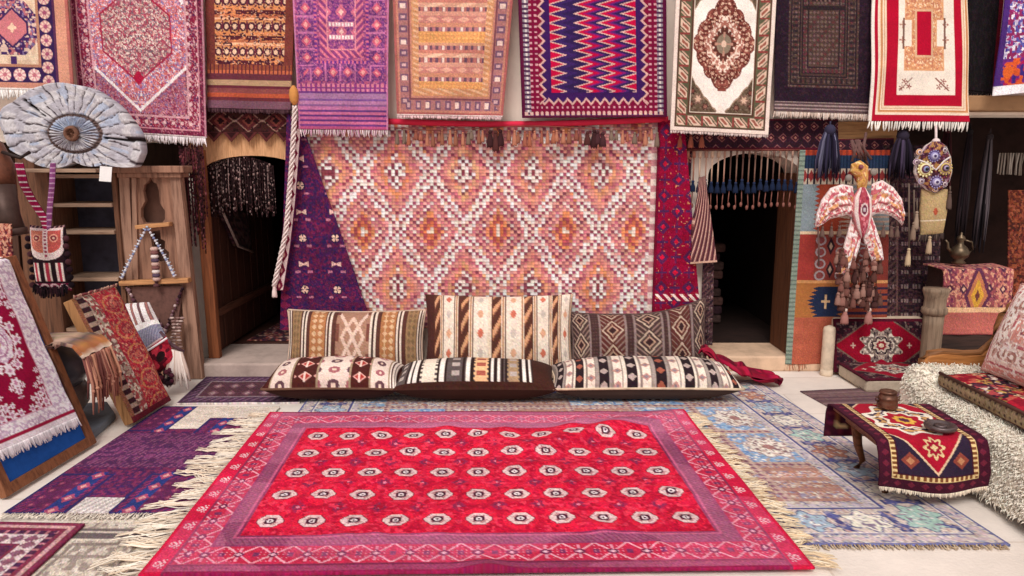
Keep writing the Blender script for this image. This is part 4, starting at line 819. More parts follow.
# ------------------------------------------------------------------ light: open sky over the yard and a high, veiled sun behind the camera
wd = bpy.data.worlds.new('sky'); SC.world = wd; wd.use_nodes = True
nt = wd.node_tree; bg = nt.nodes['Background']
sky = nt.nodes.new('ShaderNodeTexSky'); sky.sky_type = 'NISHITA'; sky.sun_disc = False; sky.sun_elevation = math.radians(52); sky.sun_rotation = math.radians(170); sky.air_density = 1; sky.dust_density = 5; sky.ozone_density = 1
mx = nt.nodes.new('ShaderNodeMix'); mx.data_type = 'RGBA'; mx.inputs[0].default_value = .86; mx.inputs[7].default_value = (1.0, .955, .945, 1)
sc_ = nt.nodes.new('ShaderNodeMix'); sc_.data_type = 'RGBA'; sc_.blend_type = 'MULTIPLY'; sc_.inputs[0].default_value = 1; sc_.inputs[7].default_value = (.16, .16, .16, 1)
nt.links.new(sky.outputs[0], sc_.inputs[6]); nt.links.new(sc_.outputs[2], mx.inputs[6]); nt.links.new(mx.outputs[2], bg.inputs['Color']); bg.inputs['Strength'].default_value = .54
sl = bpy.data.lights.new('sun', 'SUN'); sl.energy = 1.85; sl.angle = math.radians(25); sl.color = (1, .95, .905)
so = bpy.data.objects.new('sun', sl); COL.objects.link(so); so.rotation_euler = (math.radians(42), 0, math.radians(-12)); so.location = (0, -6, 8)
vs = SC.view_settings; vs.view_transform = 'Standard'; vs.look = 'None'; vs.gamma = 1; vs.use_curve_mapping = False; vs.exposure = 0.33
# ------------------------------------------------------------------ rugs hung along the wall
G = 'rugs hung in a row along the top of the wall'
TOP = -75
def toprug(label, tl, tr, br, bl, Y, pat, seed, fr=None, amp=.02, name='hanging_rug', thick=.012, fx=3):
    def ext(t, b): k = (t[0]-b[0])/(t[1]-b[1]); return (t[0]+k*(TOP-t[1]), TOP)
    return hang(name, label, 'rug', [ext(tl, bl), ext(tr, br), br, bl], Y, pat, amp=amp, seed=seed, fr=fr, group=G, thick=thick, fx=fx)
toprug('cream rug with violet stepped medallion and rosette border, topmost left corner', (-62, 0), (68, 0), (74, 91), (-60, 88), 5.50, p_far_left, 1, dict(len=.06, n=90, col='#f3ece8', w=.012))
toprug('faded rose Persian rug with hexagonal medallion hanging above the round wooden disc', (70, 0), (203, 0), (207, 138), (82, 130), 5.60, p_persian, 2, dict(len=.055, n=120, col='#efe6e8', w=.008))
toprug('brown and orange brocaded bag face with striped lower end', (206, 0), (295, 0), (291, 110), (208, 108), 5.66, p_stripes_orange, 3, dict(len=.03, n=90, col=['#4a3038', '#6a4a50'], w=.007))
toprug('violet and rose rug with striped flat-woven end', (293, 0), (389, 0), (388, 130), (299, 129), 5.60, p_violet, 4, dict(len=.05, n=60, col=['#e6ccd2', '#c99ab0', '#efe0e0'], w=.007))
toprug('apricot rug with narrow patterned rows and dusky checked border', (393, 0), (513, 0), (503, 117), (397, 115), 5.60, p_tan, 5, dict(len=.022, n=90, col='#efcfd0', w=.01), amp=.03)
toprug('crimson and violet rug with cream flame zigzag columns', (518, 0), (666, 0), (667, 117), (522, 118), 5.63, p_zigzag, 6)
toprug('ivory rug with brown scalloped medallion and olive corners', (676, 0), (776, 0), (768, 135), (670, 130), 5.54, p_ivory, 7, dict(len=.02, n=90, col='#e9d6d0', w=.008))
toprug('near black rug with close geometric pattern and grey striped end', (776, 0), (872, 0), (870, 114), (774, 111), 5.62, p_dark, 8, dict(len=.045, n=90, col=['#e6d6cc', '#d8c2b4'], w=.009))
toprug('cream rug in crimson frame with knotted white fringe', (872, 0), (966, 0), (969, 122), (868, 121), 5.56, p_red_frame, 9, dict(len=.06, n=44, col='#f2e9e0', w=.013), amp=.03)
toprug('plain black rug between crimson framed rug and flowered rug', (962, 0), (1003, 0), (995, 93), (964, 90), 5.64, p_black, 10, dict(len=.03, n=50, col='#1f1a1c', w=.006))
toprug('white and violet flowered rug at the upper right corner', (1004, 0), (1100, 0), (1096, 86), (993, 96), 5.46, p_far_right, 11, amp=.03)
structure(MB().tube([W(-90, -72, 5.66), W(512, -72, 5.66), W(1110, -72, 5.66)], .018, 10).build('trim_7', mat('#5a4030', 'rug_rail_wood', .7), smooth=True))

# the great kilim and what hangs about it
kw, kh = 104*3, 66*3
q = [W(a, b, 5.75) for a, b in ((296, 121), (662, 121), (656, 328), (302, 328))]
P = bil(*q, kh, kw); wv = wave(kh, kw, .022, 21, 4); P = P + normals(P)*(wv-wv.min())[:, :, None]
kil = sheet('wall_kilim', P, p_kilim(kw, kh), None, None, .01)
tag(kil, 'large salmon pink kilim with white stepped diamond lattice behind the cushions', 'kilim')
e = [W(388+(668-388)*t, 123+3*math.sin(PI*t)-(4*t if t > .4 else 1.6-0*t), 5.69) for t in np.linspace(0, 1, 40)]
hm = bil(e[0], e[-1], e[-1], e[0], 6, 40)
for j, p in enumerate(e):
    for i in range(6): hm[i, j] = p + np.array([0, -.012*math.sin(PI*i/5), .022-.044*i/5])
hem = sheet('hem', hm, np.tile(hx('#dd3450'), (6, 40, 1)), None, kil, .008); hem['label'] = 'bright red tape hem along the top'
def tassel(mb, p, L, r, col, col2=None, n=8, cord=.0):
    p = np.asarray(p, float)
    if cord: mb.cur = hx(col2 or col); mb.tube([p, p-[0, 0, cord]], .003, 5); p = p-[0, 0, cord]
    mb.cur = hx(col2 or col); mb.ball(p-[0, 0, r*.55], r*.6, 8, 5)
    mb.cur = hx(col); mb.lathe([(r*.35, -r), (r*.62, -r*1.25), (r*.55, -r*1.5), (r*.9, -L*.55), (r*1.05, -L*.92), (r*.9, -L)], p, n)
    for k in range(6):
        a = k*PI/3+p[0]*9; q0 = p+[r*.85*math.cos(a), r*.85*math.sin(a), -L*.9]; mb.cur = np.clip(hx(col)*(.8+.08*k), 0, 1); mb.tube([q0, q0-[0, 0, L*.16]], [.004, .002], 4)
    return mb
TG = empty('tassel_garland', W(530, 128, 5.66), 'string of small brown wool tassels along the top of the salmon kilim', 'garland')
mb = MB(); mb.tube([W(395+(655-395)*t, 128+2*math.sin(9*t), 5.665) for t in np.linspace(0, 1, 30)], .004, 5); mb.build('cord', mat('#8a4a40', 'garland_cord'), TG, smooth=True)
r = random.Random(3)
for k in range(46):
    px = 398+258*k/45+r.uniform(-2, 2); dk = abs(px-498) < 10 or abs(px-598) < 12
    cc = r.choice(['#3f2426', '#55302e', '#4a2c30']) if dk else r.choice(['#a0604e', '#8d5446', '#b87a62', '#94604c', '#7d6a5c', '#a8664e'])
    tassel(MB(), W(px, 129+r.uniform(0, 3), 5.645), .12+r.uniform(-.03, .03) if dk else .085+r.uniform(-.02, .03), .026 if dk else r.uniform(.013, .02), cc).build('tassel', cloth(.1, 200), TG, smooth=True, color=True)
hang('draped_rug', 'wine and violet rug with small flowers, hung aslant over the kilim beside the left doorway', 'rug', [(287, 112), (304, 128), (374, 330), (280, 330)], 5.69, p_purple_under, amp=.02, seed=31, dens=1.6, cut=True)
def ribbon(name, path, wid, pat, parent=None, thick=.008, side=(1, 0, 0), dens=3.0, m=None, twist=0):
    path = np.asarray(path, float); k = len(path); L = np.linalg.norm(np.diff(path, axis=0), axis=1).sum()
    h = max(8, int(L*130*dens/1.6)); w = max(5, int(wid*130*dens)); s = np.linspace(0, k-1, h); S = np.asarray(side, float)
    ctr = np.stack([np.interp(s, np.arange(k), path[:, i]) for i in range(3)], -1); u = np.linspace(-.5, .5, w)
    P = ctr[:, None, :] + S[None, None, :]*(u*wid)[None, :, None]
    P[:, :, 1] += -.012*np.cos(u*PI)[None, :]
    return sheet(name, P, pat(w, h), m, parent, thick)
o = ribbon('woven_band', [W(a, b, 5.62) for a, b in ((297, 118), (294, 160), (291, 200), (286, 245), (279, 290))], .075, p_sash); tag(o, 'narrow woven band with rows of wine diamonds beside the left doorway', 'band')
BR_ = empty('braided_cord', W(285, 280, 5.58), 'plaited white wool cord hanging in front of the woven diamond band', 'cord')
for ph in (0, 2.1, 4.2):
    mb = MB(); pts = []
    for i in range(90):
        t = i/89; c0 = W(np.interp(t, [0, .3, .7, 1], [295, 292, 286, 274]), 106+180*t, 5.575); pts.append(c0+[.014*math.sin(i*.75+ph), .010*math.cos(i*.75+ph), 0])
    mb.tube(pts, .008, 6); mb.build('strand', mat('#efdcd6', 'white_wool_cord', .95, .1, 40), BR_, smooth=True)
mb = MB(); tassel(mb, W(274, 284, 5.575), .10, .02, '#e9d2cc'); mb.build('tassel', cloth(.1, 200), BR_, smooth=True, color=True)
mb = MB(); mb.lathe([(.008, .09), (.03, .06), (.035, .02), (.03, -.02), (.012, -.05)], W(294, 98, 5.585), 14); mb.build('wrapped_knot', mat('#c98a4a', 'ochre_wrapping', .9), BR_, smooth=True)
rc = hang('red_hanging', 'crimson cloth with violet hooks hanging between the kilim and the right doorway', 'cloth', [(658, 120), (684, 120), (703, 345), (651, 345)], 5.70, p_redcloth, amp=.035, seed=33, fx=4, dens=1.7, cut=True)

# banners and arch dressings
bl_ = hang('banner', 'dark brown banner with toothed lower edge above the left doorway', 'banner', [(203, 106), (290, 106), (290, 133), (203, 133)], 5.74, p_band_left, dens=2.0, seed=41, amp=.012)
for k in range(5):
    a = 205+k*17.5; mb = MB(); mb.cur = hx('#5a2c2c'); mb.prism([W(a, 132, 5.725), W(a+8.7, 142, 5.725), W(a+17.4, 132, 5.725)], (0, .008, 0)); mb.cur = hx('#33181a'); mb.prism([W(a+4, 132.5, 5.722), W(a+8.7, 138, 5.722), W(a+13.4, 132.5, 5.722)], (0, .004, 0)); mb.build('point', cloth(), bl_, color=True)
arcp = [(x, z) for x, z in arch(LD[0]+.02, LD[1]-.0, 0, 1.555, 1.695)[2:]]
o = MB()                                               # lintel boards above the arch head
loop = [(LD[0]-.08, 5.775, 1.86), (LD[0]-.08, 5.775, 1.56)] + [(x, 5.775, z) for x, z in arcp[::-1]] + [(LD[1]+.05, 5.775, 1.56), (LD[1]+.05, 5.775, 1.86)]
plate(o, [loop], (0, .022, 0)); structure(o.build('trim_8', wood('#d8a478', '#a87448', 'lintel_boards', 2, .8, 9)))
def strands(mb, xs, y0, L, Y, cols, rad=.006, beads=True, jl=.25, fun=None):
    for x in xs:
        yy = fun(x) if fun else y0; p = W(x, yy, Y+r.uniform(-.02, .02)); l = L*(1+r.uniform(-jl, jl)); z = 0; kx, ky = r.uniform(-.01, .01), r.uniform(-.01, .01)
        mb.cur = hx(r.choice(cols)); mb.tube([p, p+[kx, ky, -l*.5], p+[kx*.5, ky, -l]], rad*.55, 5)
        if beads:
            while z < l:
                s = r.uniform(.6, 1.2)*rad; mb.cur = np.clip(hx(r.choice(cols))*r.uniform(.8, 1.3), 0, 1); mb.ball(p+[kx*z/l, ky*z/l, -z], s, 6, 4, (1, 1, 1.7)); z += r.uniform(2.5, 6)*rad
    return mb
r = random.Random(5)
af = lambda x: 157+9*((x-236)/36)**2
o = strands(MB(), [197+76*k/66 for k in range(67)], 0, .40, 5.80, ['#2b1a1c', '#3a2426', '#1d1214', '#2b1a1c', '#8d7470'], .0062, jl=.13, fun=af).build('bead_curtain', cloth(.1, 200), None, smooth=True, color=True)  # the one pale bead colour paints glints among the dark beads
tag(o, 'dark bead curtain across the arch of the left doorway', 'bead curtain', kind='stuff')
o = strands(MB(), [179+23*k/16 for k in range(17)], 145, .62, 5.62, ['#3a1a20', '#55242c', '#2b1418', '#6a3a3c'], .008, fun=lambda x: 146+r.uniform(-3, 6)).build('bead_strings', cloth(.1, 200), None, smooth=True, color=True)
tag(o, 'dark red bead strings hanging beside the carved cabinet and left doorway', 'bead strings', kind='stuff')
o = MB(); o.beam(W(198.5, 150, 5.70), [W(198.5, 150, 5.70)[0]+.02, 5.70, .117], .085, .06); tag(o.build('door_post', wood('#8a5030', '#5a3020', 'orange_brown_post'), bev=.004), 'slim orange brown wooden post at the left edge of the left doorway', 'post')
# inside the left doorway
dl = empty('door_leaf', (-2.42, 6.5, .115), 'dark plank door standing open inside the left doorway', 'door')
mb = MB()
for k in range(9): mb.box((-2.415, 5.84+.17*k, .13), (-2.38, 6.0+.17*k, 1.60))
mb.build('planks', wood('#4f2c20', '#2f1812', 'dark_planks'), dl, bev=.004)
mb = MB().box((-2.38, 5.86, .42), (-2.352, 7.36, .48)); mb.build('rail', wood('#6a4030', '#3f241a', 'dark_rail', 1), dl, bev=.004)
PT = [np.array([x_, y_, W(u_, v_, y_)[2]]) for x_, y_, u_, v_ in ((-2.335, 5.93, 208, 208), (-2.325, 6.22, 224, 246), (-2.32, 6.56, 240, 252), (-2.33, 6.58, 241, 212))]
o = sheet('hanging_saddlebag', bil(PT[0], PT[3], PT[2], PT[1], 30, 30), Cv(30, 30, '#2c1a20').clutter(np.ones((30, 30), bool), ['#4a2a30', '#5c4040'], 2, .7, 2).jit(.1), None, None, .03); tag(o, 'dark woven saddlebag with pale edging hung inside the left doorway', 'saddlebag')
mb = MB(); mb.tube([PT[0]+[.012, 0, 0], PT[1]+[.012, 0, 0], PT[2]+[.012, 0, 0]], .011, 6); mb.build('edging', mat('#b09a90', 'shell_edging', .8, .4, 60), o, smooth=True)
o = sheet('interior_rug', bil((-2.2, 7.4, .125), (-1.5, 7.4, .125), (-1.55, 6.25, .125), (-2.30, 6.25, .125), 60, 50), Cv(50, 60, '#8a4a44').clutter(np.ones((60, 50), bool), ['#b08a7c', '#5a2a34', '#3a2430'], 2, .62, 4).jit(.1), None, None, .01); tag(o, 'brick coloured rug lying inside the left doorway', 'rug')
mb = MB(); mb.beam((-2.12, 7.5, .13), (-2.12, 7.5, 1.6), .07, .07); tag(mb.build('pole', wood('#6a5540', '#463528', 'grey_pole')), 'weathered upright pole standing inside the left doorway', 'pole')

# right doorway
br_ = hang('banner', 'dark patterned banner of small diamonds above the right doorway', 'banner', [(676, 119), (838, 119), (838, 150), (676, 150)], 5.755, p_band, dens=2.0, seed=43, amp=.01)
o = hang('banner', 'short end of dark diamond banner hanging left of the right doorway', 'banner', [(675, 151), (692, 151), (690, 192), (673, 192)], 5.755, p_band, dens=2.0, seed=44, amp=.01)
for px, wh in ((680, 'nearest the red hanging'), (691, 'between two others'), (702, 'nearest the right doorway arch')):
    tag(tassel(MB(), W(px, 134, 5.70), .10, .021, '#a8604c', '#7d4038').build('tassel', cloth(.1, 200), None, smooth=True, color=True), 'small brown tassel under the corner of the ivory rug, '+wh, 'tassel', 'brown tassels under the ivory rug')
VA = empty('tassel_valance', W(750, 152, 5.74), 'row of long cords with navy tassels across the right doorway', 'valance')
mb = MB(); mb.tube([W(686, 150, 5.735), W(800, 150, 5.735)], .008, 6); mb.build('rail', mat('#7d4038', 'valance_braid'), VA, smooth=True)
r = random.Random(9)
for k in range(19):
    px = 688+111*k/18; p = W(px, 151, 5.72+r.uniform(-.01, .01)); mb = MB(); mb.cur = hx(r.choice(['#c9a890', '#d8bca4', '#a8705c', '#b58a78']) if k < 7 else r.choice(['#8a6a5c', '#6a4c44', '#a08070']))
    mb.tube([p, p-[0, 0, .05]], .014 if k < 6 else .009, 6); mb.tube([p-[0, 0, .05], p-[0, 0, .24]], .006, 5); q = p-[0, 0, .22+r.uniform(-.015, .015)]
    mb.cur = hx('#8a5a50'); mb.tube([q-[0, 0, .08], q-[r.uniform(-.01, .01), 0, .19]], .004, 5); mb.ball(q-[0, 0, .195], .012, 6, 5, (1, 1, 1.6))
    tc_ = mb.build('tassel_cord', cloth(.1, 200), VA, smooth=True, color=True); t_ = tassel(MB(), q, .085, .021, '#1d2740', '#2a3350').build('tassel', cloth(.1, 200), tc_, smooth=True, color=True); t_['label'] = 'navy wool tassel'
hang('striped_bag', 'narrow striped bag hanging at the left side of the right doorway', 'bag', [(699, 178), (705, 176), (717, 262), (690, 264)], 5.66, p_stripebag, dens=2.2, seed=45, amp=.02, thick=.03)
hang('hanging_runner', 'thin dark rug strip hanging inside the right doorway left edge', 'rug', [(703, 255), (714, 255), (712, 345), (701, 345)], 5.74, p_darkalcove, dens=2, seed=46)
o = MB(); o.box((2.195, 5.765, .127), (2.233, 6.14, 1.56)); tag(o.build('door_post', wood('#6a4028', '#43281c', 'brown_post'), bev=.004), 'brown wooden post at the right edge of the right doorway', 'post')
for k in range(9):
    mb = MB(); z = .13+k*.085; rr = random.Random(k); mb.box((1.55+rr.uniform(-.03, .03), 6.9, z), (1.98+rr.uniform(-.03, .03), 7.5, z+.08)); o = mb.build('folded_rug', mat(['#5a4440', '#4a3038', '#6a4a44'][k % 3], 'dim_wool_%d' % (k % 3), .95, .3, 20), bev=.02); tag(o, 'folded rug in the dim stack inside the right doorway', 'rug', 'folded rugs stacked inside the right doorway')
# right of the doorway
hang('hanging_kilim', 'brick red kilim with pale serrated edges and navy lozenge, right of the right doorway', 'kilim', [(800, 150), (890, 150), (886, 364), (785, 364)], 5.70, p_kilim_right, dens=1.7, seed=47, amp=.015, fr=dict(len=.05, n=50, col=['#d8b89c', '#b87a60'], w=.008))
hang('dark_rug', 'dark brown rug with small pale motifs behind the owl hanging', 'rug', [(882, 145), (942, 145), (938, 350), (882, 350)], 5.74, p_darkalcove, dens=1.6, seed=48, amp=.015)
ba = hang('woven_strip', 'dark woven strip of diamonds on the tan board behind the bird hanging', 'strip', [(838, 139), (894, 138), (893, 155), (838, 156)], 5.74, lambda w, h: p_band(w, h), dens=2.2, seed=49, amp=.006)
def bunch(label, px, py, L, rad, cols, Y, n=46, cat='tassel', seed=1):
    rr = random.Random(seed); E = empty('wool_tassel', W(px, py, Y)-[0, 0, L], label, cat); p = W(px, py, Y)
    mb = MB(); mb.tube([p+[0, 0, .05], p], .006, 6); mb.ball(p-[0, 0, .015], rad*.5, 10, 6); mb.build('head', mat(cols[0], 'wool_head_'+cols[0], .95), E, smooth=True)
    mb = MB()
    for k in range(n):
        a = rr.uniform(0, 2*PI); d = rad*math.sqrt(rr.random()); mb.cur = np.clip(hx(rr.choice(cols))*rr.uniform(.8, 1.25), 0, 1); t = np.array([d*math.cos(a), d*math.sin(a)*.6, 0]); l = L*rr.uniform(.75, 1)
        mb.tube([p+t*.25, p+t*.7-[0, 0, l*.3], p+t-[0, 0, l*.7], p+t*1.05-[0, 0, l]], [.009, .010, .009, .003], 5)
    mb.build('skirt', cloth(.1, 200), E, smooth=True, color=True); return E
bunch('big blue grey wool tassel hanging left of the bird hanging', 830, 128, .38, .085, ['#322e44', '#4c4a62', '#241f30', '#6a687e'], 5.60, seed=2)
bunch('big dark violet wool tassel hanging under the fringe of the crimson framed rug', 903, 134, .34, .09, ['#2a2232', '#3d3346', '#1c1620'], 5.60, seed=3)
bunch('long maroon wool tassel hanging right of the owl hanging', 948, 128, .80, .06, ['#40181f', '#2b1018', '#522428', '#24141a'], 6.0, n=40, seed=4)
bunch('long slate grey wool tassel in the dark recess', 990, 135, .95, .055, ['#352c30', '#28222a', '#4e464a', '#1f1a1e'], 6.0, n=36, seed=5)
bunch('long black wool tassel between the maroon and slate tassels', 970, 130, .92, .05, ['#1a1418', '#281e22', '#120e10'], 6.0, n=36, seed=6)
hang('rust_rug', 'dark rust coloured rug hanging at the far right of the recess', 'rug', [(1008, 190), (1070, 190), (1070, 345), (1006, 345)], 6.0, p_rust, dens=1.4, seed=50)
o = strands(MB(), [1000+60*k/22 for k in range(23)], 153, .17, 6.0, ['#8a7d72', '#6d6258', '#a0948a'], .012, beads=False, jl=.06).build('fringe_strip', cloth(.1, 200), None, smooth=True, color=True); tag(o, 'pale grey cord fringe at the far right of the dark recess', 'fringe', kind='stuff')
# cushions -------------------------------------------------------------
def pillow(name, label, cat, c, ax, ay, T, pat, w=150, h=78, group=None, sag=None, side='#4a2c26', pinch=.05, flat=0, cornerlift=None, lump=.06, seed=1, power=.55, piping=None, roll=False):
    c, ax, ay = (np.asarray(k, float) for k in (c, ax, ay)); n = np.cross(ax, ay); n /= np.linalg.norm(n)
    u = np.linspace(-1, 1, w)[None, :]; v = np.linspace(1, -1, h)[:, None]; us = np.sin(u*PI/2)*.35+u*.65; vs_ = np.sin(v*PI/2)*.35+v*.65
    prof = (np.clip(1-np.abs(us)**3, 0, 1)*np.clip(1-np.abs(vs_)**2.4, 0, 1))**power
    if roll: prof = np.clip(1-np.abs(us)**4, 0, 1)**.5*np.clip(1-vs_**2, 0, 1)**.5
    lm = wave(h, w, lump, seed, 3, 2, False)
    X = us*(1-pinch*(1-vs_**2)*us**2); Yv = vs_*(1-pinch*1.5*(1-us**2)*vs_**2)
    if sag is not None: Yv = Yv + sag(us, vs_)
    base = c+ax*X[:, :, None]+ay*Yv[:, :, None]
    Pf = base + n*(T*prof*(1+lm))[:, :, None]; Pb = base - n*(T*prof*(1-flat))[:, :, None]
    o = sheet(name, Pf, pat(w, h), cloth(.25, 300), None, 0, back=Pb, sub=3, backcol=side); tag(o, label, cat, group)
    if piping:
        per = np.concatenate([base[0], base[1:, -1], base[-1, ::-1][1:], base[::-1, 0][1:]]); mb = MB(); mb.tube(list(per[::4])+[per[0]], .009, 6); mb.build('piping', mat(piping, 'cushion_piping_'+piping, .9), o, smooth=True)
    return o
GU, GL = 'kilim cushions leaning in a row on the wall', 'long kilim cushions lying in a row on the ground'
def px2(x, d): return (x-512)/740*d
pillow('cushion', 'tan and brown banded cushion with cream stripes, left one leaning on the wall', 'cushion', (px2(356, 5.72), 5.56, .268), (.535, .0, 0), (0, .085, .245), .14, p_cush('tan'), group=GU, flat=.5, side='#5b3a30', seed=2, lump=.12, piping='#c9ac98')
pillow('cushion', 'tall cream and brown striped cushion in the middle of the leaning row', 'cushion', (px2(499, 5.66), 5.55, .322), (.575, 0, 0), (0, .10, .315), .15, p_cush('stripe'), group=GU, flat=.5, side='#4e2c27', seed=3, pinch=.045, lump=.12)
pillow('cushion', 'dark diamond patterned cushion with one raised corner, right one leaning on the wall', 'cushion', (px2(638, 5.72), 5.55, .262), (.53, 0, .02), (0, .085, .235), .14, p_cush('kelim'), group=GU, flat=.5, side='#3a2626', seed=4, lump=.12, sag=lambda u, v: np.where(v > 0, v, 0)*(.30*np.clip(u, 0, 1)**2+.06*u**2), piping='#5a4440')
pillow('long_cushion', 'maroon cushion with cream flowered panels, left one lying on the ground', 'cushion', (px2(335, 5.17), 5.03, .150), (.465, -.0, .0), (.0, .205, .022), .14, p_cush('floral'), h=90, group=GL, side='#3a201c', seed=5, flat=.02, roll=True, lump=.1, piping='#6a4a3a')
pillow('long_cushion', 'brown cushion with grey and cream stripes lying between two others on the ground', 'cushion', (px2(476, 5.17), 5.02, .146), (.56, 0, 0), (0, .205, .022), .135, p_cush('grey'), h=90, group=GL, side='#3a211b', seed=6, flat=.02, roll=True, lump=.1)
pillow('long_cushion', 'cream and black striped cushion with small lozenges, right one lying on the ground', 'cushion', (px2(644, 5.17), 5.03, .150), (.655, 0, 0), (0, .205, .022), .14, p_cush('wave'), h=90, w=190, group=GL, side='#4a3a34', seed=7, flat=.02, roll=True, lump=.1, piping='#d8c0a4')
# crimson scarf trailing out of the cushions
pth = np.array([F(702, 356, .26), F(718, 362, .18), F(736, 371, .09), F(758, 379, .035), F(781, 384, .022)]); k = 40
s = np.linspace(0, 4, k); ctr = np.stack([np.interp(s, np.arange(5), pth[:, i]) for i in range(3)], -1); u = np.linspace(-.5, .5, 14); wd_ = np.interp(s, [0, 1.5, 3, 4], [.16, .26, .30, .06])
ctr[:, 1] += .03*np.sin(s*3.1)+.015*np.sin(s*7); ctr[:, 0] += .02*np.sin(s*4)
P = ctr[None, :, :]+np.stack([.02*np.sin(u[:, None]*9+s[None, :]*2), -u[:, None]*wd_[None, :], .03+.026*np.cos(u[:, None]*PI*4+s[None, :]*1.7)+.012*np.sin(s*6)[None, :]], -1)
tag(sheet('scarf', P, Cv(k, 14, '#8f1230').clutter(np.ones((14, k), bool), ['#6a0f2a', '#a81c3c'], 3, .6, 3, sym=False).jit(.06), None, None, .008), 'crumpled crimson scarf trailing from the cushions towards the right doorway', 'scarf')
# ------------------------------------------------------------------ rugs on the ground
def floorrug(name, label, q, pat, w, h, thick=.011, z0=.0, amp=.003, seed=1, bump=None, group=None):
    P = bil(*q, h, w); P[:, :, 2] = z0+thick
    wv = wave(h, w, amp, seed, 4, 4, False); P[:, :, 2] += wv-wv.min() if bump is None else np.maximum(0, wv+bump(h, w))-min(0, wv.min())*0
    o = sheet(name, P, pat(w, h), cloth(.5, 330, .95), None, thick, back=np.concatenate([P[:, :, :2], np.full((h, w, 1), z0+.001)], 2)); return tag(o, label, 'rug', group)
FQ = lambda pts: [F(a, b) for a, b in pts]
hp = lambda x, y, z=0: np.array([x, y, z])
floorrug('doorway_rug', 'small dark plum rug in front of the left doorway', FQ([(206, 378), (300, 378), (300, 404), (176, 405)]), p_doorrug, 110, 60, seed=1)
floorrug('pale_rug', 'grey beige rug under the fringe of the big red rug', [hp(-2.05, 3.22), hp(-1.5, 3.22), hp(-1.46, 2.2), hp(-2.05, 2.2)], p_greybeige, 110, 120, .006, seed=2)
floorrug('corner_rug', 'dull red striped rug cut by the bottom left corner', [hp(-2.95, 3.19), hp(-1.95, 3.15), hp(-1.91, 2.2), hp(-2.95, 2.2)], p_corner, 130, 120, .010, .010, seed=3)
pq = [hp(-2.36, 4.80), hp(-1.57, 4.80), hp(-1.53, 3.25), hp(-2.40, 3.25)]
o = floorrug('violet_rug', 'violet stepped patchwork kilim between the easel board and the big red rug', pq, p_patch, 150, 230, .008, .008, seed=4)
fringe(o, [hp(-2.40, 3.25, .016), hp(-1.5, 3.25, .016)], (0, -1, 0), .05, 110, '#e6dacb', w=.007, z0=.014, seed=4)
blue = floorrug('garden_rug', 'pale blue and beige carpet under the right side of the big red rug', [hp(-1.45, 5.36), hp(1.86, 5.44), hp(2.165, 2.98), hp(-1.35, 2.98)], p_blue, 420, 300, .010, seed=5)
fringe(blue, [hp(-.9, 2.98, .006), hp(2.15, 2.98, .006)], (0, -1, 0), .035, 240, ['#c9b498', '#b59c80'], w=.008, z0=.003, seed=6)
floorrug('flat_rug', 'plain dark brown flat-woven rug beyond the low table', FQ([(800, 392), (955, 385), (1020, 410), (838, 413)]), p_flatdark, 130, 50, .008, seed=7)
def herobump(h, w):
    u = np.linspace(0, 1, w)[None, :]; v = np.linspace(0, 1, h)[:, None]; z = np.zeros((h, w))
    def ridge(u0, v0, u1, v1, wd, ht):
        dx, dy = (u1-u0)*1.4, v1-v0; L = math.hypot(dx, dy); t = ((u-u0)*1.4*dx+(v-v0)*dy)/L/L; d = np.abs((u-u0)*1.4*dy-(v-v0)*dx)/L
        return ht*np.exp(-(d/wd)**2)*np.clip(1.15-np.abs(t-.5)*1.6, 0, 1)
    for a in ((.98, .02, .60, .34, .045, .045), (.80, .04, .66, .22, .03, .028), (.66, .36, .42, .22, .05, .016), (.40, .28, .30, .44, .03, .012), (.30, .14, .22, .36, .03, .014), (.52, .42, .70, .50, .04, .012), (.50, .97, .53, 1.1, .05, .04), (.2, .6, .35, .52, .03, .01), (.45, .10, .38, .30, .03, .012), (.58, .12, .50, .30, .025, .014)):
        z = z+ridge(*a)
    rr = random.Random(17)
    for _ in range(34):
        u0, v0, a, L = rr.uniform(.12, .88), rr.uniform(.1, .85), rr.choice([-.5, -.3, .25, .5, -.8])+rr.uniform(-.2, .2), rr.uniform(.06, .16); z = np.maximum(z, 0)+ridge(u0, v0, u0+L*math.cos(a), v0-L*1.3*math.sin(a), rr.uniform(.012, .024), rr.uniform(.005, .012))
    return z+.003
hq = [F(a, b, .032)*[1, 1, 0] for a, b in ((270, 412), (684, 411), (815, 567), (138, 575))]
hero = floorrug('red_carpet', 'big crimson carpet with rows of white octagons laid in front of the cushions', hq, p_hero, 420, 300, .010, .020, .007, 8, herobump)
L0, L1, R0, R1 = hq[0], hq[3], hq[1], hq[2]
fl = fringe(hero, [L0+[0, -.02, .026], L1+[0, .02, .026]], (-1, -.12, 0), .18, 250, ['#e9d8c4', '#dcc6ae', '#f0e4d4'], w=.0065, jit=.4, z0=.024, seed=11, clump=7)
fringe(hero, [R0+[0, -.02, .026], R1+[0, .02, .026]], (1, -.1, 0), .10, 230, ['#e6cfb0', '#d8bc98', '#efe0c8'], w=.006, jit=.4, z0=.022, seed=12, clump=5)
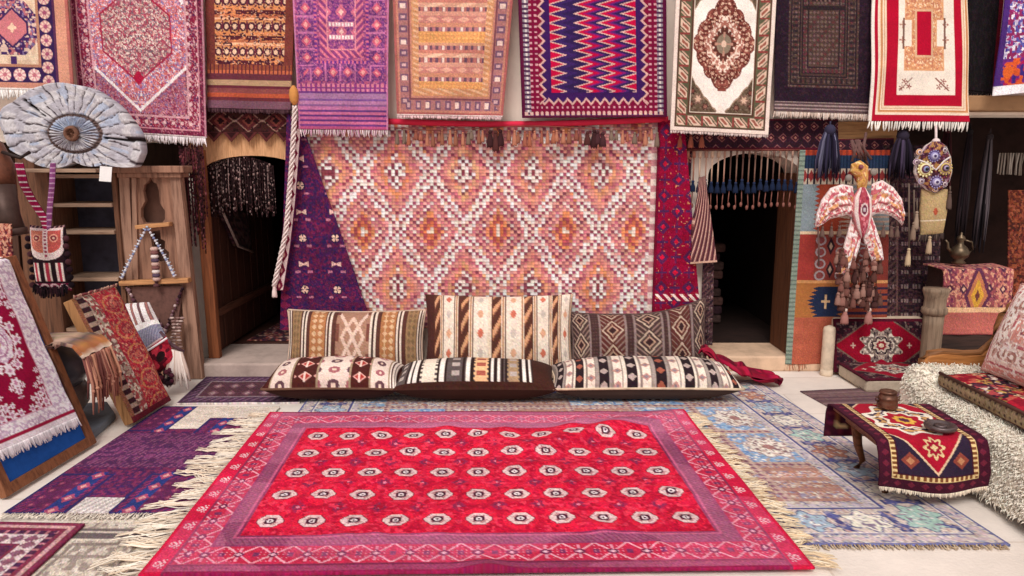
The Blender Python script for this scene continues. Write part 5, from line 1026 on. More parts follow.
# ------------------------------------------------------------------ left side: wooden disc, shelves, carved cabinet, hung things
cx_, cy_ = 79, 134; OUT = [(147, 143), (147, 153), (139, 168), (108, 165), (76, 162), (23, 157), (10, 150), (6, 137), (2, 118), (8, 108), (23, 100), (50, 86), (84, 85), (115, 98), (134, 117), (145, 134)]
an = np.array([math.atan2(-(y-cy_), x-cx_) for x, y in OUT]); rd = np.array([math.hypot(x-cx_, y-cy_) for x, y in OUT]); od = np.argsort(an); an, rd = an[od], rd[od]
nt_, nr_ = 260, 60; th = np.linspace(-PI, PI, nt_); R_ = np.interp(th, np.r_[an[-1]-2*PI, an, an[0]+2*PI], np.r_[rd[-1], rd, rd[0]])
c0 = W(cx_, cy_, 5.34); pxm = (W(cx_+1, cy_, 5.25)-c0)[0]; pxm = (W(cx_+1, cy_, 5.25)-W(cx_, cy_, 5.25))[0]*.97; rr = np.linspace(.02, 1, nr_)[:, None]
ell_ = np.hypot(np.cos(th)*R_/27, np.sin(th)*R_/19)[None, :]*rr                  # carved inner fan
wob = (noise(nr_, nt_, 9, 3)-.5)*.5
g1 = np.abs(np.sin(th[None, :]*22+wob*4)); g2 = np.abs(np.sin(th[None, :]*15+wob*2.6+.5*rr)); inner = ell_ < 1
hgt = np.where(inner, .03*np.clip(g1, .25, 1), .014*np.clip(g2*2.6, 0, 1)) - np.where(np.abs(ell_-1) < .1, .015, 0) + np.where(ell_ < .28, .02, 0) + (noise(nr_, nt_, 5, 8)-.5)*.012
crk = (np.abs(th[None, :]-(-.13+.06*(rr-.5))) < .028) & (rr > .45) | (np.abs(th[None, :]-2.62+.1*rr) < .022) & (rr > .5) & (rr < .95)
hgt = hgt-np.where(crk, .03, 0)
P = np.stack([c0[0]+np.cos(th)[None, :]*R_[None, :]*rr*pxm, c0[1]-.05-hgt, c0[2]+np.sin(th)[None, :]*R_[None, :]*rr*pxm], -1)
Cd = np.tile(hx('#b2adb5'), (nr_, nt_, 1)); n1 = noise(nr_, nt_, 6, 4, 10)
Cd = np.where((n1 > .6)[:, :, None], hx('#c6c1c4'), Cd); Cd = np.where((noise(nr_, nt_, 12, 11, 5) > .72)[:, :, None], hx('#aab0c2'), Cd); Cd = np.where(((~inner) & (g2 < .05+.28*noise(nr_, nt_, 5, 6)**1.5))[:, :, None], hx('#4c4044'), Cd)
Cd = np.where((inner & (g1 < .4))[:, :, None], hx('#7a6058'), Cd); Cd = np.where((inner & (np.sin(th) > .2)[None, :] & (ell_ > .45))[:, :, None], Cd*.55+hx('#9fb4d4')*.45, Cd); Cd = np.where((np.abs(ell_-1) < .07)[:, :, None], hx('#6a5652'), Cd); Cd = np.where((ell_ < .26)[:, :, None], hx('#6d4a3a'), Cd); Cd = np.where(crk[:, :, None], hx('#241a1a'), Cd)
Cd = np.clip(Cd*(1+RNG.normal(0, .05, (nr_, nt_, 1))), 0, 1)
wdm = cloth(.6, 60, .9, sheen=0)
dsk = sheet('wooden_disc', P, Cd, wdm, None, .07, back=np.stack([P[:, :, 0], np.full(P.shape[:2], c0[1]+.03), P[:, :, 2]], -1)); tag(dsk, 'big weathered grey wooden disc with carved rays and a flat lower edge', 'wooden disc')
hb = MB(); hb.lathe([(.055, 0), (.05, .02), (.035, .03), (.03, .012), (.012, .01)], c0-[0, .085, 0], 20, (0, -1, 0)); hb.build('hub', wood('#7a5240', '#4a2f24', 'disc_hub', 1), dsk, smooth=True)
tg = MB(); a, b, c_, d_ = W(100, 166, 5.2), W(112, 167, 5.2), W(111, 182, 5.2), W(99, 181, 5.2); tg.hexa([d_, c_, b, a], np.array([0, .003, 0])); tg.tube([W(106, 166, 5.198), W(107, 155, 5.19)], .0015, 4)
tag(tg.build('hanging_tag', mat('#eeeae8', 'paper', .9, .03)), 'small blank white paper tag hanging under the wooden disc', 'tag')
# open shelves
SH = empty('shelf_unit', (-3.15, 5.5, 0), 'dark wooden shelf unit with three bare boards left of the carved cabinet', 'shelf')
WD, WM, WL = wood('#4a2e22', '#2b1812', 'dark_shelf_wood'), wood('#6d4834', '#432a1e', 'brown_shelf_wood'), wood('#a88a74', '#7d604c', 'pale_shelf_edge', 0)
MB().box((-3.46, 5.42, 0), (-3.36, 5.78, 1.66)).build('side_panel', WM, SH, bev=.004); MB().box((-2.93, 5.46, 0), (-2.895, 5.78, 1.60)).build('side_panel', WM, SH, bev=.004)
MB().box((-3.36, 5.74, 0), (-2.93, 5.765, 1.6)).build('back_panel', mat('#4a4654', 'blue_grey_shelf_back', .8, .25, 5, .3), SH)
for z in (.40, .785, 1.135, 1.335, 1.545): MB().box((-3.36, 5.44, z-.014), (-2.93, 5.74, z+.014)).build('shelf_board', WL, SH, bev=.003)
for x0, x1, zt in ((-3.92, -3.74, 1.62), (-3.73, -3.47, 1.68)):
    o = MB(); o.beam(((x0+x1)/2, 5.55, 0), ((x0+x1)/2+.03, 5.60, zt), x1-x0-.01, .035); tag(o.build('plank', WM if x0 > -3.8 else WD, bev=.005), 'upright brown plank %s behind the hanging shoulder bag' % ('with the paler grain' if x0 > -3.8 else 'with the darker grain'), 'plank')
MB().box((-3.46, 5.225, 1.574), (-2.905, 5.78, 1.60)).build('top_board', WL, SH, bev=.004)
# carved cabinet front
CB = empty('carved_cabinet', (-2.65, 5.6, 0), 'carved wooden cabinet front with ogee niche, standing left of the left doorway', 'cabinet')
YC = 5.50; WC = wood('#9a715c', '#634236', 'carved_cabinet_wood', 2, .8, 4)
def WP(pts, Y): return [tuple(W(a, b, Y)) for a, b in pts]
n1 = [(150.5, 177), (153, 182), (157, 184), (159, 191), (160, 203), (165, 211), (165, 219), (162, 223), (144, 223), (141, 217), (141, 209), (145, 201), (143, 191), (144, 185), (148, 182)]
n2 = [(150, 232), (160, 230), (161, 239), (165, 241), (165, 249), (169, 252), (169, 262), (158, 262), (153, 258), (152, 246)]
mb = MB(); plate(mb, [WP([(119, 172), (181, 171), (204, 379), (129, 379)], YC), WP(n1, YC), WP(n2, YC)], (0, .04, 0)); mb.build('front_panel', WC, CB)
a, b = W(117, 170, 5.47), W(185, 167, 5.47); mb = MB(); mb.box((a[0]-.02, 5.43, a[2]-.02), (b[0], 5.60, a[2]+.03)); mb.box((a[0]-.0, 5.455, a[2]-.055), (b[0]-.03, 5.60, a[2]-.02)); mb.build('cornice', WC, CB, bev=.006)
mb = MB(); plate(mb, [WP([(121, 174), (179, 174), (202, 377), (131, 377)], 5.60)], (0, .02, 0)); mb.build('back_panel', mat('#6d4c40', 'niche_backing', .85, .15, 6), CB)
for (x0, y0), (x1, y1), hh, nm in (((137, 227), (171, 224), .03, 'ledge'), ((121, 283), (190, 280), .035, 'rail')):
    p0, p1 = W(x0, y0, 5.455), W(x1, y1, 5.455); mb = MB(); mb.beam(p0, p1, hh, .07, (0, -1, 0)); mb.build(nm, wood('#c08a5c', '#8a5a3c', 'tan_cabinet_rail', 0), CB, bev=.005)
for pts in ([(120, 174), (130, 174), (139, 378), (130, 378)], [(171, 174), (180.5, 174), (203.5, 378), (190, 378)], [(133, 178), (137, 178), (139, 279), (134, 279)]):
    mb = MB(); plate(mb, [WP(pts, YC-.002)], (0, -.018, 0)); mb.build('stile', wood('#a07a66', '#6a4a3c', 'cabinet_stile', 2, .8, 4), CB, bev=.004)
mb = MB(); plate(mb, [WP([(127, 287), (183, 286), (178, 322), (166, 334), (148, 330), (133, 318)], 5.458)], (0, .014, 0)); fe = mb.build('felt_panel', mat('#6b4a42', 'brown_felt', .95, .15, 30), None); tag(fe, 'brown felt hanging with bead edging below the cabinet rail', 'wall hanging')
r = random.Random(21); mb = MB(); pl = [(127, 288), (133, 300), (139, 308), (150, 315), (158, 321), (165, 332), (170, 318), (176, 305), (183, 288)]
pts = np.array([W(a, b, 5.446) for a, b in pl]); s = np.linspace(0, len(pl)-1, 46)
for t in s:
    p = np.array([np.interp(t, np.arange(len(pl)), pts[:, i]) for i in range(3)]); mb.cur = hx(r.choice(['#4a2a34', '#8a6a70', '#c9b0b0', '#5d3a44', '#2e1c24'])); mb.ball(p+[r.uniform(-.006, .006), 0, r.uniform(-.006, .006)], r.uniform(.009, .016), 7, 5)
mb.build('bead_edging', cloth(.1, 200), fe, smooth=True, color=True)
# beaded animal trapping
TR = empty('beaded_trapping', W(150, 282, 5.40), 'triangle of blue and white beaded cords with striped pendant hanging on the carved cabinet', 'trapping')
r = random.Random(22)
for (x0, y0), (x1, y1), sg in (((147, 227), (122, 278), -3), ((147, 227), (174, 276), 4)):
    mb = MB(); n = 24
    for i in range(n):
        t = i/(n-1); p = W(x0+(x1-x0)*t+sg*math.sin(PI*t), y0+(y1-y0)*t+5*math.sin(PI*t), 5.41); mb.cur = hx(['#d9dbe2', '#7f86a8', '#c9bfc4'][i % 3]); mb.ball(p, .0105, 7, 5)
        if i % 2: q = p+[.018*(1 if sg > 0 else -1), 0, .010]; mb.cur = hx('#c2c4cc'); mb.tube([p, q], .004, 5)
    mb.build('beaded_cord', cloth(.1, 200, .5), TR, smooth=True, color=True)
mb = MB()
for i in range(9): mb.cur = hx(['#c9a79c', '#7d5250', '#e3d6d0', '#5c4a5c'][i % 4]); mb.lathe([(.02, 0), (.028, -.008), (.028, -.02), (.02, -.028)], W(154, 247, 5.41)-[0, 0, .028*i], 10)
mb.cur = hx('#4a3034'); tassel(mb, W(156, 280, 5.41), .05, .022, '#5a3a3c'); mb.build('pendant', cloth(.1, 200), TR, smooth=True, color=True)
# shoulder bag
BG = empty('hanging_shoulder_bag', W(53, 290, 5.19), 'black and red embroidered shoulder bag hanging in front of the brown planks', 'bag')
def bagstrap(pts, w, cols):
    return ribbon('strap', [W(a, b, 5.17) for a, b in pts], w, lambda W_, H_: (lambda c: c.fill(tri(c.Y, 9) > .72, cols[1]).fill((np.abs(c.X-c.w/2) > c.w*.42), cols[2]).jit(.07))(Cv(W_, H_, cols[0], 1.0)), BG, .006)
bagstrap([(19, 163), (24, 185), (32, 200), (44, 218), (48, 232)], .065, ('#a01c4c', '#efdfe0', '#6d1438')); bagstrap([(53, 163), (52, 185), (50, 205), (48, 232)], .042, ('#8a4a7c', '#c9a0bc', '#5c2c58'))
c0 = W(51, 258, 5.19); pb = p_bag
o = pillow('bag_body', None, None, c0, (.125, 0, 0), (0, 0, .235), .055, pb, w=70, h=120, side='#20141a', pinch=.03, power=.4); o.parent = None
def reparent(o, p): o.parent = p; o.location = tuple(np.array(o.location)-wpos(p))
reparent(o, BG)
r = random.Random(23); mb = MB()
for k in range(60):
    a = r.uniform(-1, 1); p = c0+[.12*a, -.04, -.19-.03*(1-a*a)+r.uniform(-.02, .02)]; mb.cur = hx(r.choice(['#1a1218', '#2c1a22', '#3a2028', '#120c10'])); mb.tube([p, p+[r.uniform(-.01, .01), -.01, -.05]], [.010, .004], 5)
for sx in (-1, 1):
    for k in range(7): p = c0+[sx*(.125+r.uniform(0, .02)), -.02, .14-.055*k]; mb.cur = hx(r.choice(['#2a161e', '#4a2a30', '#1c1218'])); mb.ball(p, .022, 7, 5)
mb.build('wool_trim', cloth(.1, 200), BG, smooth=True, color=True)
# leather sheath at the frame edge
LS = empty('hanging_leather_sheath', W(10, 235, 4.9), 'brown leather flask cover with dark metal mouth hanging at the left edge', 'leather flask cover')
mb = MB(); mb.tube([W(-14, 150, 4.95), W(-1, 170, 4.93), W(4, 190, 4.92)], [.11, .095, .075], 18); mb.build('leather_body', mat('#6d3f2c', 'brown_leather', .5, .2, 12, .25, hex2='#40241a'), LS, smooth=True)
mb = MB(); mb.tube([W(2, 186, 4.90), W(8, 215, 4.88), W(13, 234, 4.87)], [.078, .070, .080], 18); mb.tube([W(12, 229, 4.87), W(14, 236, 4.87)], [.087, .089], 18); mb.build('metal_mouth', mat('#4c3832', 'dull_dark_metal', .5, .2, 8, .15, .4), LS, smooth=True)
mb = MB(); mb.tube([W(2, 152, 4.9), W(20, 158, 4.9), W(30, 152, 4.95)], .012, 6); mb.build('buckle_strap', mat('#2a1814', 'dark_leather_strap', .6), LS, smooth=True)
hang('hanging_textile', 'brick red patterned textile scrap at the left edge above the easel board', 'textile', [(-40, 222), (11, 224), (13, 272), (-40, 272)], 4.75, lambda w, h: Cv(w, h, '#8d4038', D0).clutter(np.ones((h, w), bool), ['#b87060', '#5c2430', '#c9937c'], 2, .66, 2).jit(.08), seed=61, amp=.01)
# easel board with ivory and crimson rug
nb, fb = F(10, 497), F(97, 447); fb = np.array([nb[0]+.04, fb[1], 0]); up = np.array([-.345, 0, 1.09])*1.0; al = fb-nb
EB = empty('display_board', (nb+fb)/2, 'blue felt display board in a brown wooden frame leaning at the left edge', 'display board')
nrm = np.cross(al, up); nrm = nrm/np.linalg.norm(nrm); nrm = nrm if nrm[0] > 0 else -nrm
E = lambda s, t, o=0: nb+al*s+up*t+nrm*o+[0, 0, .012]
WF = wood('#8a5638', '#5c3624', 'board_frame_wood', 2, .6)
def slat(s0, t0, s1, t1, nm='frame_rail', w=.055, th=.04): mb = MB(); mb.beam(E(s0, t0), E(s1, t1), w, th, tuple(nrm)); mb.build(nm, WF, EB, bev=.004)
slat(-.02, .0, -.02, 1.02); slat(1.0, .0, 1.0, 1.02); slat(.02, .025, .96, .025); slat(.02, .995, .96, .995)
mb = MB(); mb.hexa([E(0, .03, .004), E(.98, .03, .004), E(.98, .99, .004), E(0, .99, .004)], -nrm*.014); mb.build('felt_panel', mat('#1f5cb0', 'blue_felt', .95, .08, 20, .2), EB)
mb = MB(); mb.beam(E(.5, .9, -.03), (E(.5, .9)*[1, 1, 0])+[-.22, 0, 0], .04, .03); mb.build('back_leg', WF, EB)
ng, mg = 150, 92
Pe = np.array([[E(-.06+.965*u, 1.03-.83*v-.03*u*v, .035+.006*math.sin(9*u+4*v)+.003*math.sin(21*v)) for u in np.linspace(0, 1, mg)] for v in np.linspace(0, 1, ng)])
Pe[:6] = Pe[:6]-nrm*np.linspace(.045, 0, 6)[:, None, None]
rg = sheet('easel_rug', Pe, p_easelrug(mg, ng), None, None, .012); tag(rg, 'ivory and crimson rug with round flower medallion draped over the blue display board', 'rug')
fringe(rg, Pe[-1, ::2], -up, .05, 90, '#f0e8ea', w=.011, seed=62)
# leaning carpet panel
b0, b1 = F(133, 428), F(175, 405); b1 = np.array([b0[0]+.03, b1[1], 0]); up2 = np.array([-.31, 0, .79]); al2 = b1-b0; n2_ = np.cross(al2, up2); n2_ /= np.linalg.norm(n2_); n2_ = n2_ if n2_[0] > 0 else -n2_
Q = lambda s, t, o=0: b0+al2*s+up2*t+n2_*o+[0, 0, .03]
CP = empty('carpet_panel', (b0+b1)/2, 'red carpet-faced seat panel leaning on its side behind the easel board', 'seat panel')
hh, ww = 180, 95; u = np.linspace(0, 1, ww)[None, :, None]; v = np.linspace(1, 0, hh)[:, None, None]
Pp = b0+al2*u+up2*v+[0, 0, .03]+n2_*(.012+.03*(1-(2*u-1)**6)*(1-(2*v-1)**8)+.004*np.sin(u*9+v*13))
o = sheet('carpet_face', Pp, p_leanred(ww, hh), None, CP, .02)
mb = MB(); mb.hexa([Q(0, 0, .008), Q(1, 0, .008), Q(1, 1, .008), Q(0, 1, .008)], -n2_*.065); mb.build('wooden_body', wood('#a8794e', '#74502f', 'panel_side_wood', 2), CP, bev=.006)
fringe(CP, [Q(0, 1, .02), Q(1, 1, .02)], (n2_*.3+[0, 0, 1]), .018, 60, ['#8a4a4c', '#c9a08c'], name='tufts', w=.008, seed=63)
# leather seat with striped saddle cloth
SPX, SPY = -2.86, 4.32
ST = empty('saddle_stool', (SPX, SPY, 0), 'round dark blue-grey leather saddle stool behind the display board', 'stool')
LM = mat('#4a5058', 'worn_blue_leather', .35, .2, 6, .2, hex2='#2a2c32', spec=.5)
mb = MB(); mb.lathe([(.05, .55), (.18, .53), (.24, .47), (.265, .39), (.235, .315)], (SPX, SPY, 0), 32); mb.build('seat_cushion', LM, ST, smooth=True)
mb = MB(); mb.lathe([(.235, .32), (.26, .27), (.255, .19), (.21, .13)], (SPX, SPY, 0), 32); mb.build('lower_roll', mat('#5a5450', 'worn_grey_leather', .4, .2, 6, .2, hex2='#33302e', spec=.5), ST, smooth=True)
for a in range(4):
    mb = MB(); t = a*PI/2+.6; mb.beam((SPX+.15*math.cos(t), SPY+.15*math.sin(t), .17), (SPX+.2*math.cos(t), SPY+.2*math.sin(t), 0), .045, .045); mb.build('leg', WD, ST)
w_, h_ = 60, 90; u = np.linspace(-1, 1, w_)[None, :]; v = np.linspace(0, 1, h_)[:, None]
path = np.array([[-3.10, .47], [-3.04, .58], [-2.90, .635], [-2.76, .625], [-2.62, .625], [-2.50, .60], [-2.45, .54]]); s = v*6
X = np.interp(s, np.arange(7), path[:, 0]); Z = np.interp(s, np.arange(7), path[:, 1])
P = np.stack([X+0*u, 4.24+.15*u+0*v, Z-.03*u**2*(v < .7)+.006*np.sin(u*8+v*5)], -1)[:, ::-1]
sc2 = sheet('saddle_cloth', P, p_saddlecloth(w_, h_), None, None, .02); tag(sc2, 'striped saddle cloth with long tasselled end lying on the leather stool', 'saddle cloth')
mb = MB(); r = random.Random(31)
for k in range(42):
    t = r.uniform(-1, 1); p = np.array([-2.446+r.uniform(-.01, .02), 4.24+.14*t, .55]); mb.cur = hx(r.choice(['#a8705c', '#8a5248', '#c08a70', '#7a4a44', '#b5806c'])); l = r.uniform(.24, .36); q = p+[r.uniform(-.01, .05), r.uniform(-.02, .02), -l]; mb.tube([p, p*.5+q*.5+[.02, 0, 0], q], [.008, .009, .004], 5); mb.ball(p*.4+q*.6+[.018, 0, 0], .012, 6, 4)
mb.build('tassels', cloth(.1, 200), sc2, smooth=True, color=True)
mb = MB(); mb.prism([F(a, b, .0) for a, b in ((66, 446), (92, 442), (116, 420), (108, 408), (84, 410), (68, 424))], (0, 0, .05)); tag(mb.build('stone_slab', mat('#6a7078', 'blue_grey_slate', .7, .2, 8, .4), bev=.012), 'flat blue-grey stone lying between the display board and the leaning panel', 'stone')
# woven bags behind the leaning panel
def quadpuff(name, label, cat, q, Y, pat, T, w=70, h=70, side='#5a4448', lean=0, parent=None):
    q = [W(a, b, Y+lean*i) for (a, b), i in zip(q, (1, 1, 0, 0))]; Pm = bil(*q, h, w); N = normals(Pm); u = np.linspace(-1, 1, w)[None, :]; v = np.linspace(-1, 1, h)[:, None]
    pr = ((1-u**4)*(1-v**4))**.5; Pf = Pm+N*(T*pr*(1+wave(h, w, .12, 5, 3, 3, False)))[:, :, None]; o = sheet(name, Pf, pat(w, h), cloth(.5, 300), parent, 0, back=Pm-N*(T*.6*pr)[:, :, None], sub=3, backcol=side)
    if parent is None: tag(o, label, cat)
    return o
wb = quadpuff('woven_bag', 'grey and white striped woven bag propped behind the leaning red panel', 'bag', [(119, 304), (149, 302), (167, 338), (139, 358)], 5.12, p_whitebag, .06, lean=.12)
mb = MB(); mb.tube([W(137, 357, 5.05), W(152, 348, 5.05), W(167, 338, 5.05)], .008, 6); mb.build('corded_edge', mat('#efe8ea', 'white_cord', .9), wb, smooth=True)
rp = quadpuff('woven_pouch', 'small red pouch with dark wool tuft below the striped woven bag', 'pouch', [(146, 350), (166, 336), (176, 358), (153, 380)], 5.10, lambda w, h: Cv(w, h, '#a82238').clutter(np.ones((h, w), bool), ['#c8384a', '#5c1424'], 9, .6, 3, sym=False).fill(np.hypot(*np.meshgrid(np.linspace(-1, 1, w)-.3, np.linspace(-1, 1, h)-.1)) < .35, '#2c1a1e').jit(.08), .05)
r = random.Random(33); mb = MB()
for k in range(40): p = W(160+r.uniform(-5, 12), 374+r.uniform(-4, 12), 5.04+r.uniform(0, .06)); mb.cur = hx(r.choice(['#2c1a22', '#4a2230', '#1d1218', '#5c2a38'])); mb.ball(p, r.uniform(.012, .022), 6, 5)
mb.build('wool_tuft', cloth(.1, 200), rp, smooth=True, color=True)
tb = empty('tassel_bundle', W(178, 385, 5.08), 'bundle of pale stiff tassels hanging beside the red pouch', 'tassels')
r = random.Random(34); mb = MB()
for k in range(9): p = W(171+1.3*k, 349+k*.4, 5.10); q = W(165+3.2*k+r.uniform(-1, 1), 383+r.uniform(-6, 7), 5.06); mb.cur = hx(r.choice(['#d9c9c0', '#c4aca0', '#e6dad2', '#b59484'])); mb.tube([p, p*.4+q*.6, q], [.009, .013, .007], 6)
mb.build('strands', cloth(.1, 200), tb, smooth=True, color=True)
mb = MB(); mb.tube([W(160, 332, 5.12), W(172, 345, 5.10), W(184, 352, 5.12)], .012, 6); mb.build('binding', mat('#5c4048', 'dark_binding'), tb, smooth=True)
gs = empty('shell_garland', W(180, 345, 5.36), 'coil of pale shell cords hanging at the lower right of the carved cabinet', 'garland'); r = random.Random(35)
for k in range(3):
    mb = MB()
    for i in range(14): p = W(172+4*k+r.uniform(-.5, .5)+2*math.sin(i*.5+k), 318+3.2*i, 5.40); mb.cur = hx(['#c4aca4', '#8a6a64', '#a88a84'][(i+k) % 3]); mb.ball(p, .013, 6, 5, (1.5, 1, .7))
    mb.build('shell_cord', cloth(.1, 200), gs, smooth=True, color=True)

# ------------------------------------------------------------------ right side
def loft(name, A, B, m, n, T, colf, parent=None, label=None, cat=None, Y=5.5, side='#c9a8a0', lump=.1, seed=3, ruff=False):
    """Puffed cloth shape between two outlines given in the upright plane Y."""
    A = np.array([W(a, b, Y) for a, b in A]); B = np.array([W(a, b, Y) for a, b in B])
    def rs(Z): d = np.r_[0, np.cumsum(np.linalg.norm(np.diff(Z, axis=0), axis=1))]; return np.stack([np.interp(np.linspace(0, d[-1], n), d, Z[:, i]) for i in range(3)], -1)
    A, B = rs(A), rs(B); v = np.linspace(0, 1, m)[:, None, None]; Pm = A[None]*(1-v)+B[None]*v; u = np.linspace(-1, 1, n)[None, :]; vv = np.linspace(-1, 1, m)[:, None]
    pr = ((1-u**4)*(1-vv**2))**.5*(1+wave(m, n, lump, seed, 4, 3, False))*(1+(.22*np.sin(vv*11+1.2*np.sin(u*16))+.14*np.sin(u*34+vv*3) if ruff else 0)); Pf = Pm.copy(); Pf[:, :, 1] -= T*pr; Pb = Pm.copy(); Pb[:, :, 1] += T*.5*pr
    o = sheet(name, Pf, colf(n, m), cloth(.4, 250), parent, 0, back=Pb, sub=3, backcol=side)
    if parent is None: tag(o, label, cat)
    return o
BD = empty('bird_hanging', W(860, 225, 5.5), 'bird shaped pink and cream textile hanging with spread wings and brown tassels', 'wall hanging')
def wingpat(n, m):
    c = Cv(n, m, '#dc9c98'); tx, ty, ix, iy = tilec(c, 6, 9); tx = tx+np.where(iy % 2 == 0, 1.5, -1.5); c.fill(np.hypot(tx/2.6, ty/4) < 1, '#f5e2dc'); c.fill(np.abs(ty+3.6) < .9, '#b85a66'); c.fill((noise(m, n, 4, 5) > .6), '#c96a74'); c.fill((noise(m, n, 4, 6) > .74), '#f8eeea'); c.fill((c.Y > m*.35) & (c.Y < m*.6) & (noise(m, n, 6, 8) > .4), '#e3a878'); c.fill((c.Y < 3) | (c.Y > m-3), '#f4dcd8'); return c.jit(.06)
def bodypat(n, m):
    c = Cv(n, m, '#b04a58'); d = np.abs(c.Y-m/2)/(m/2); c.fill(d > .55, '#f0dcd6'); c.fill(d > .8, '#d98a8c'); r = np.hypot((c.X-n*.45)/7, (c.Y-m/2)/6); c.fill(r < 1, '#e6d0cc'); c.fill(r < .7, '#6d2c44'); c.fill(r < .35, '#d8c8cc'); c.clutter((d < .5) & (r > 1), ['#8a2c44', '#d8808a'], 3, .7, 4, sym=False); return c.jit(.06)
YB = 5.46
loft('wing', [(853, 186), (842, 184), (830, 188), (821, 200), (816, 214), (815, 226)], [(857, 220), (847, 215), (839, 217), (830, 219), (823, 224), (816, 228)], 44, 90, .04, wingpat, BD, ruff=True, Y=YB, seed=2)
loft('wing', [(872, 184), (882, 180), (893, 187), (901, 198), (904, 212), (902, 223)], [(868, 218), (876, 214), (884, 214), (891, 216), (897, 220), (902, 226)], 44, 90, .04, wingpat, BD, ruff=True, Y=YB, seed=3)
loft('tail', [(851, 218), (846, 236), (841, 254), (835, 274)], [(862, 228), (860, 246), (855, 262), (844, 274)], 26, 50, .022, wingpat, BD, ruff=True, Y=YB+.005, seed=4)
loft('tail', [(861, 228), (864, 242), (868, 254), (872, 262)], [(872, 216), (877, 230), (882, 246), (884, 260)], 26, 50, .022, wingpat, BD, ruff=True, Y=YB+.005, seed=5)
loft('body', [(860, 186), (852, 198), (851, 213), (855, 228), (861, 238)], [(864, 186), (871, 198), (872, 213), (868, 228), (862, 238)], 34, 60, .05, bodypat, BD, Y=YB-.015, seed=6)
loft('head', [(851, 164), (850, 172), (856, 178), (857, 190)], [(860, 160), (868, 166), (868, 176), (866, 190)], 30, 40, .04, lambda n, m: Cv(n, m, '#d9a860').clutter(np.ones((m, n), bool), ['#efcf94', '#b8803c', '#c98a5c'], 3, .66, 3).jit(.06), BD, Y=YB-.005, seed=7)
mb = MB(); mb.ball(W(861, 167, YB-.05), .018, 8, 6); mb.build('eye', mat('#8a4a54', 'rose_bead', .4), BD, smooth=True)
for i, (px, py) in enumerate(((874, 172), (849, 178))): mb = MB(); mb.lathe([(.028, -.006), (.022, .004), (.008, .006)], W(px, py, YB-.02), 12, (0, -1, 0)); mb.build('bead_disc', mat('#8a8078', 'grey_bead', .5), BD, smooth=True)
r = random.Random(41)
cordm = MB()
for px, py, L in [(837+r.uniform(0, 45), 240+r.uniform(0, 56), .09) for _ in range(70)]:
    cc = r.choice(['#5c3a34', '#7a5048', '#8d6258', '#4a2e2c', '#6a4840', '#9a7468'])
    mb = MB(); tassel(mb, W(px, py, 5.47+r.uniform(-.03, .05)), L*r.uniform(.8, 1.2), r.uniform(.02, .03), cc, n=7, cord=.03); mb.build('tassel', cloth(.1, 200), BD, smooth=True, color=True)
for px in (823, 832, 840, 884, 892, 898):
    mb = MB(); tassel(mb, W(px, 222, YB), .08, .018, '#6a544c', cord=.03); mb.build('tassel', cloth(.1, 200), BD, smooth=True, color=True)
CMt = mat('#6a4c48', 'brown_cord', .95)
mb = MB(); mb.tube([W(818, 226, YB), W(819, 250, YB), W(818.5, 266, YB)], .007, 6); mb.build('wing_cord', CMt, BD, smooth=True)
mb = MB(); mb.tube([W(866, 160, YB), W(864, 145, YB), W(866, 133, YB+.1)], .01, 6); mb.build('hanging_cord', CMt, BD, smooth=True)
for k in range(7): mb = MB(); mb.tube([W(856+r.uniform(-5, 5), 140, YB+.02), W(852+k*3.2, 160+r.uniform(-6, 6), YB+.02)], .010, 6); mb.build('neck_strand', CMt, BD, smooth=True)
for px in (846, 870):
    mb = MB(); tassel(mb, W(px, 300, 5.45), .12, .03, '#a8746c', '#d8c0b4', cord=.06); mb.build('tassel', cloth(.1, 200), BD, smooth=True, color=True)
# owl
OW = empty('owl_hanging', W(933, 237, 5.45), 'owl shaped beaded maroon textile with cream pouch below and side tassels', 'wall hanging'); YO = 5.44
def owlpat(n, m):
    c = Cv(n, m, '#4a2434'); c.clutter(c.X > -1, ['#7a3448', '#8d6a7c', '#3a1c30', '#a8784c'], 3, .7, 3); d = np.minimum(c.Y, m-c.Y); c.fill(d < 3, '#d8c9c4'); return c.jit(.08)
loft('owl_body', [(935, 139), (924, 146), (915, 158), (913, 172), (917, 182), (926, 190), (934, 193)], [(936, 139), (946, 146), (951, 158), (952, 172), (949, 182), (941, 190), (935, 193)], 50, 70, .045, owlpat, OW, Y=YO)
def disc(px, py, R, cols, nm, Y=YO-.045):
    mb = MB(); p = W(px, py, Y); k = len(cols)
    for i, cc in enumerate(cols): rr_ = R*(1-i/k); mb.cur = hx(cc); mb.lathe([(rr_, -.004+.006*i), (rr_*.94, .004+.006*i), (rr_*.5, .006+.006*i), (.002, .006+.006*i)], p, 18, (0, -1, 0))
    for j in range(14): t = j*2*PI/14; mb.cur = hx(cols[1]); mb.ball(p+[R*math.cos(t), -.004, R*math.sin(t)], R*.16, 6, 4)
    e_ = mb.build(nm, cloth(.1, 200, .6), OW, smooth=True, color=True)
    if nm == 'eye': mb = MB(); mb.ball(p-[0, .032, 0], R*.24, 8, 6, (1, .6, 1)); mb.build('pupil', mat('#1c1824', 'black_bead', .3), e_, smooth=True)
disc(925, 169, .052, ['#c9b06a', '#e6dcae', '#6a3a4c', '#8d9ac0', '#2c2438'], 'eye'); disc(945, 168, .046, ['#b08a9c', '#c9b06a', '#5c3a44', '#a89ab8', '#2c2438'], 'eye')
disc(934, 156, .040, ['#5a4a7c', '#8d86b0', '#c4c0d8', '#4a3a60'], 'rosette'); disc(936, 182, .042, ['#5a4470', '#9a90b8', '#cfc8dc', '#4a3a60'], 'rosette')
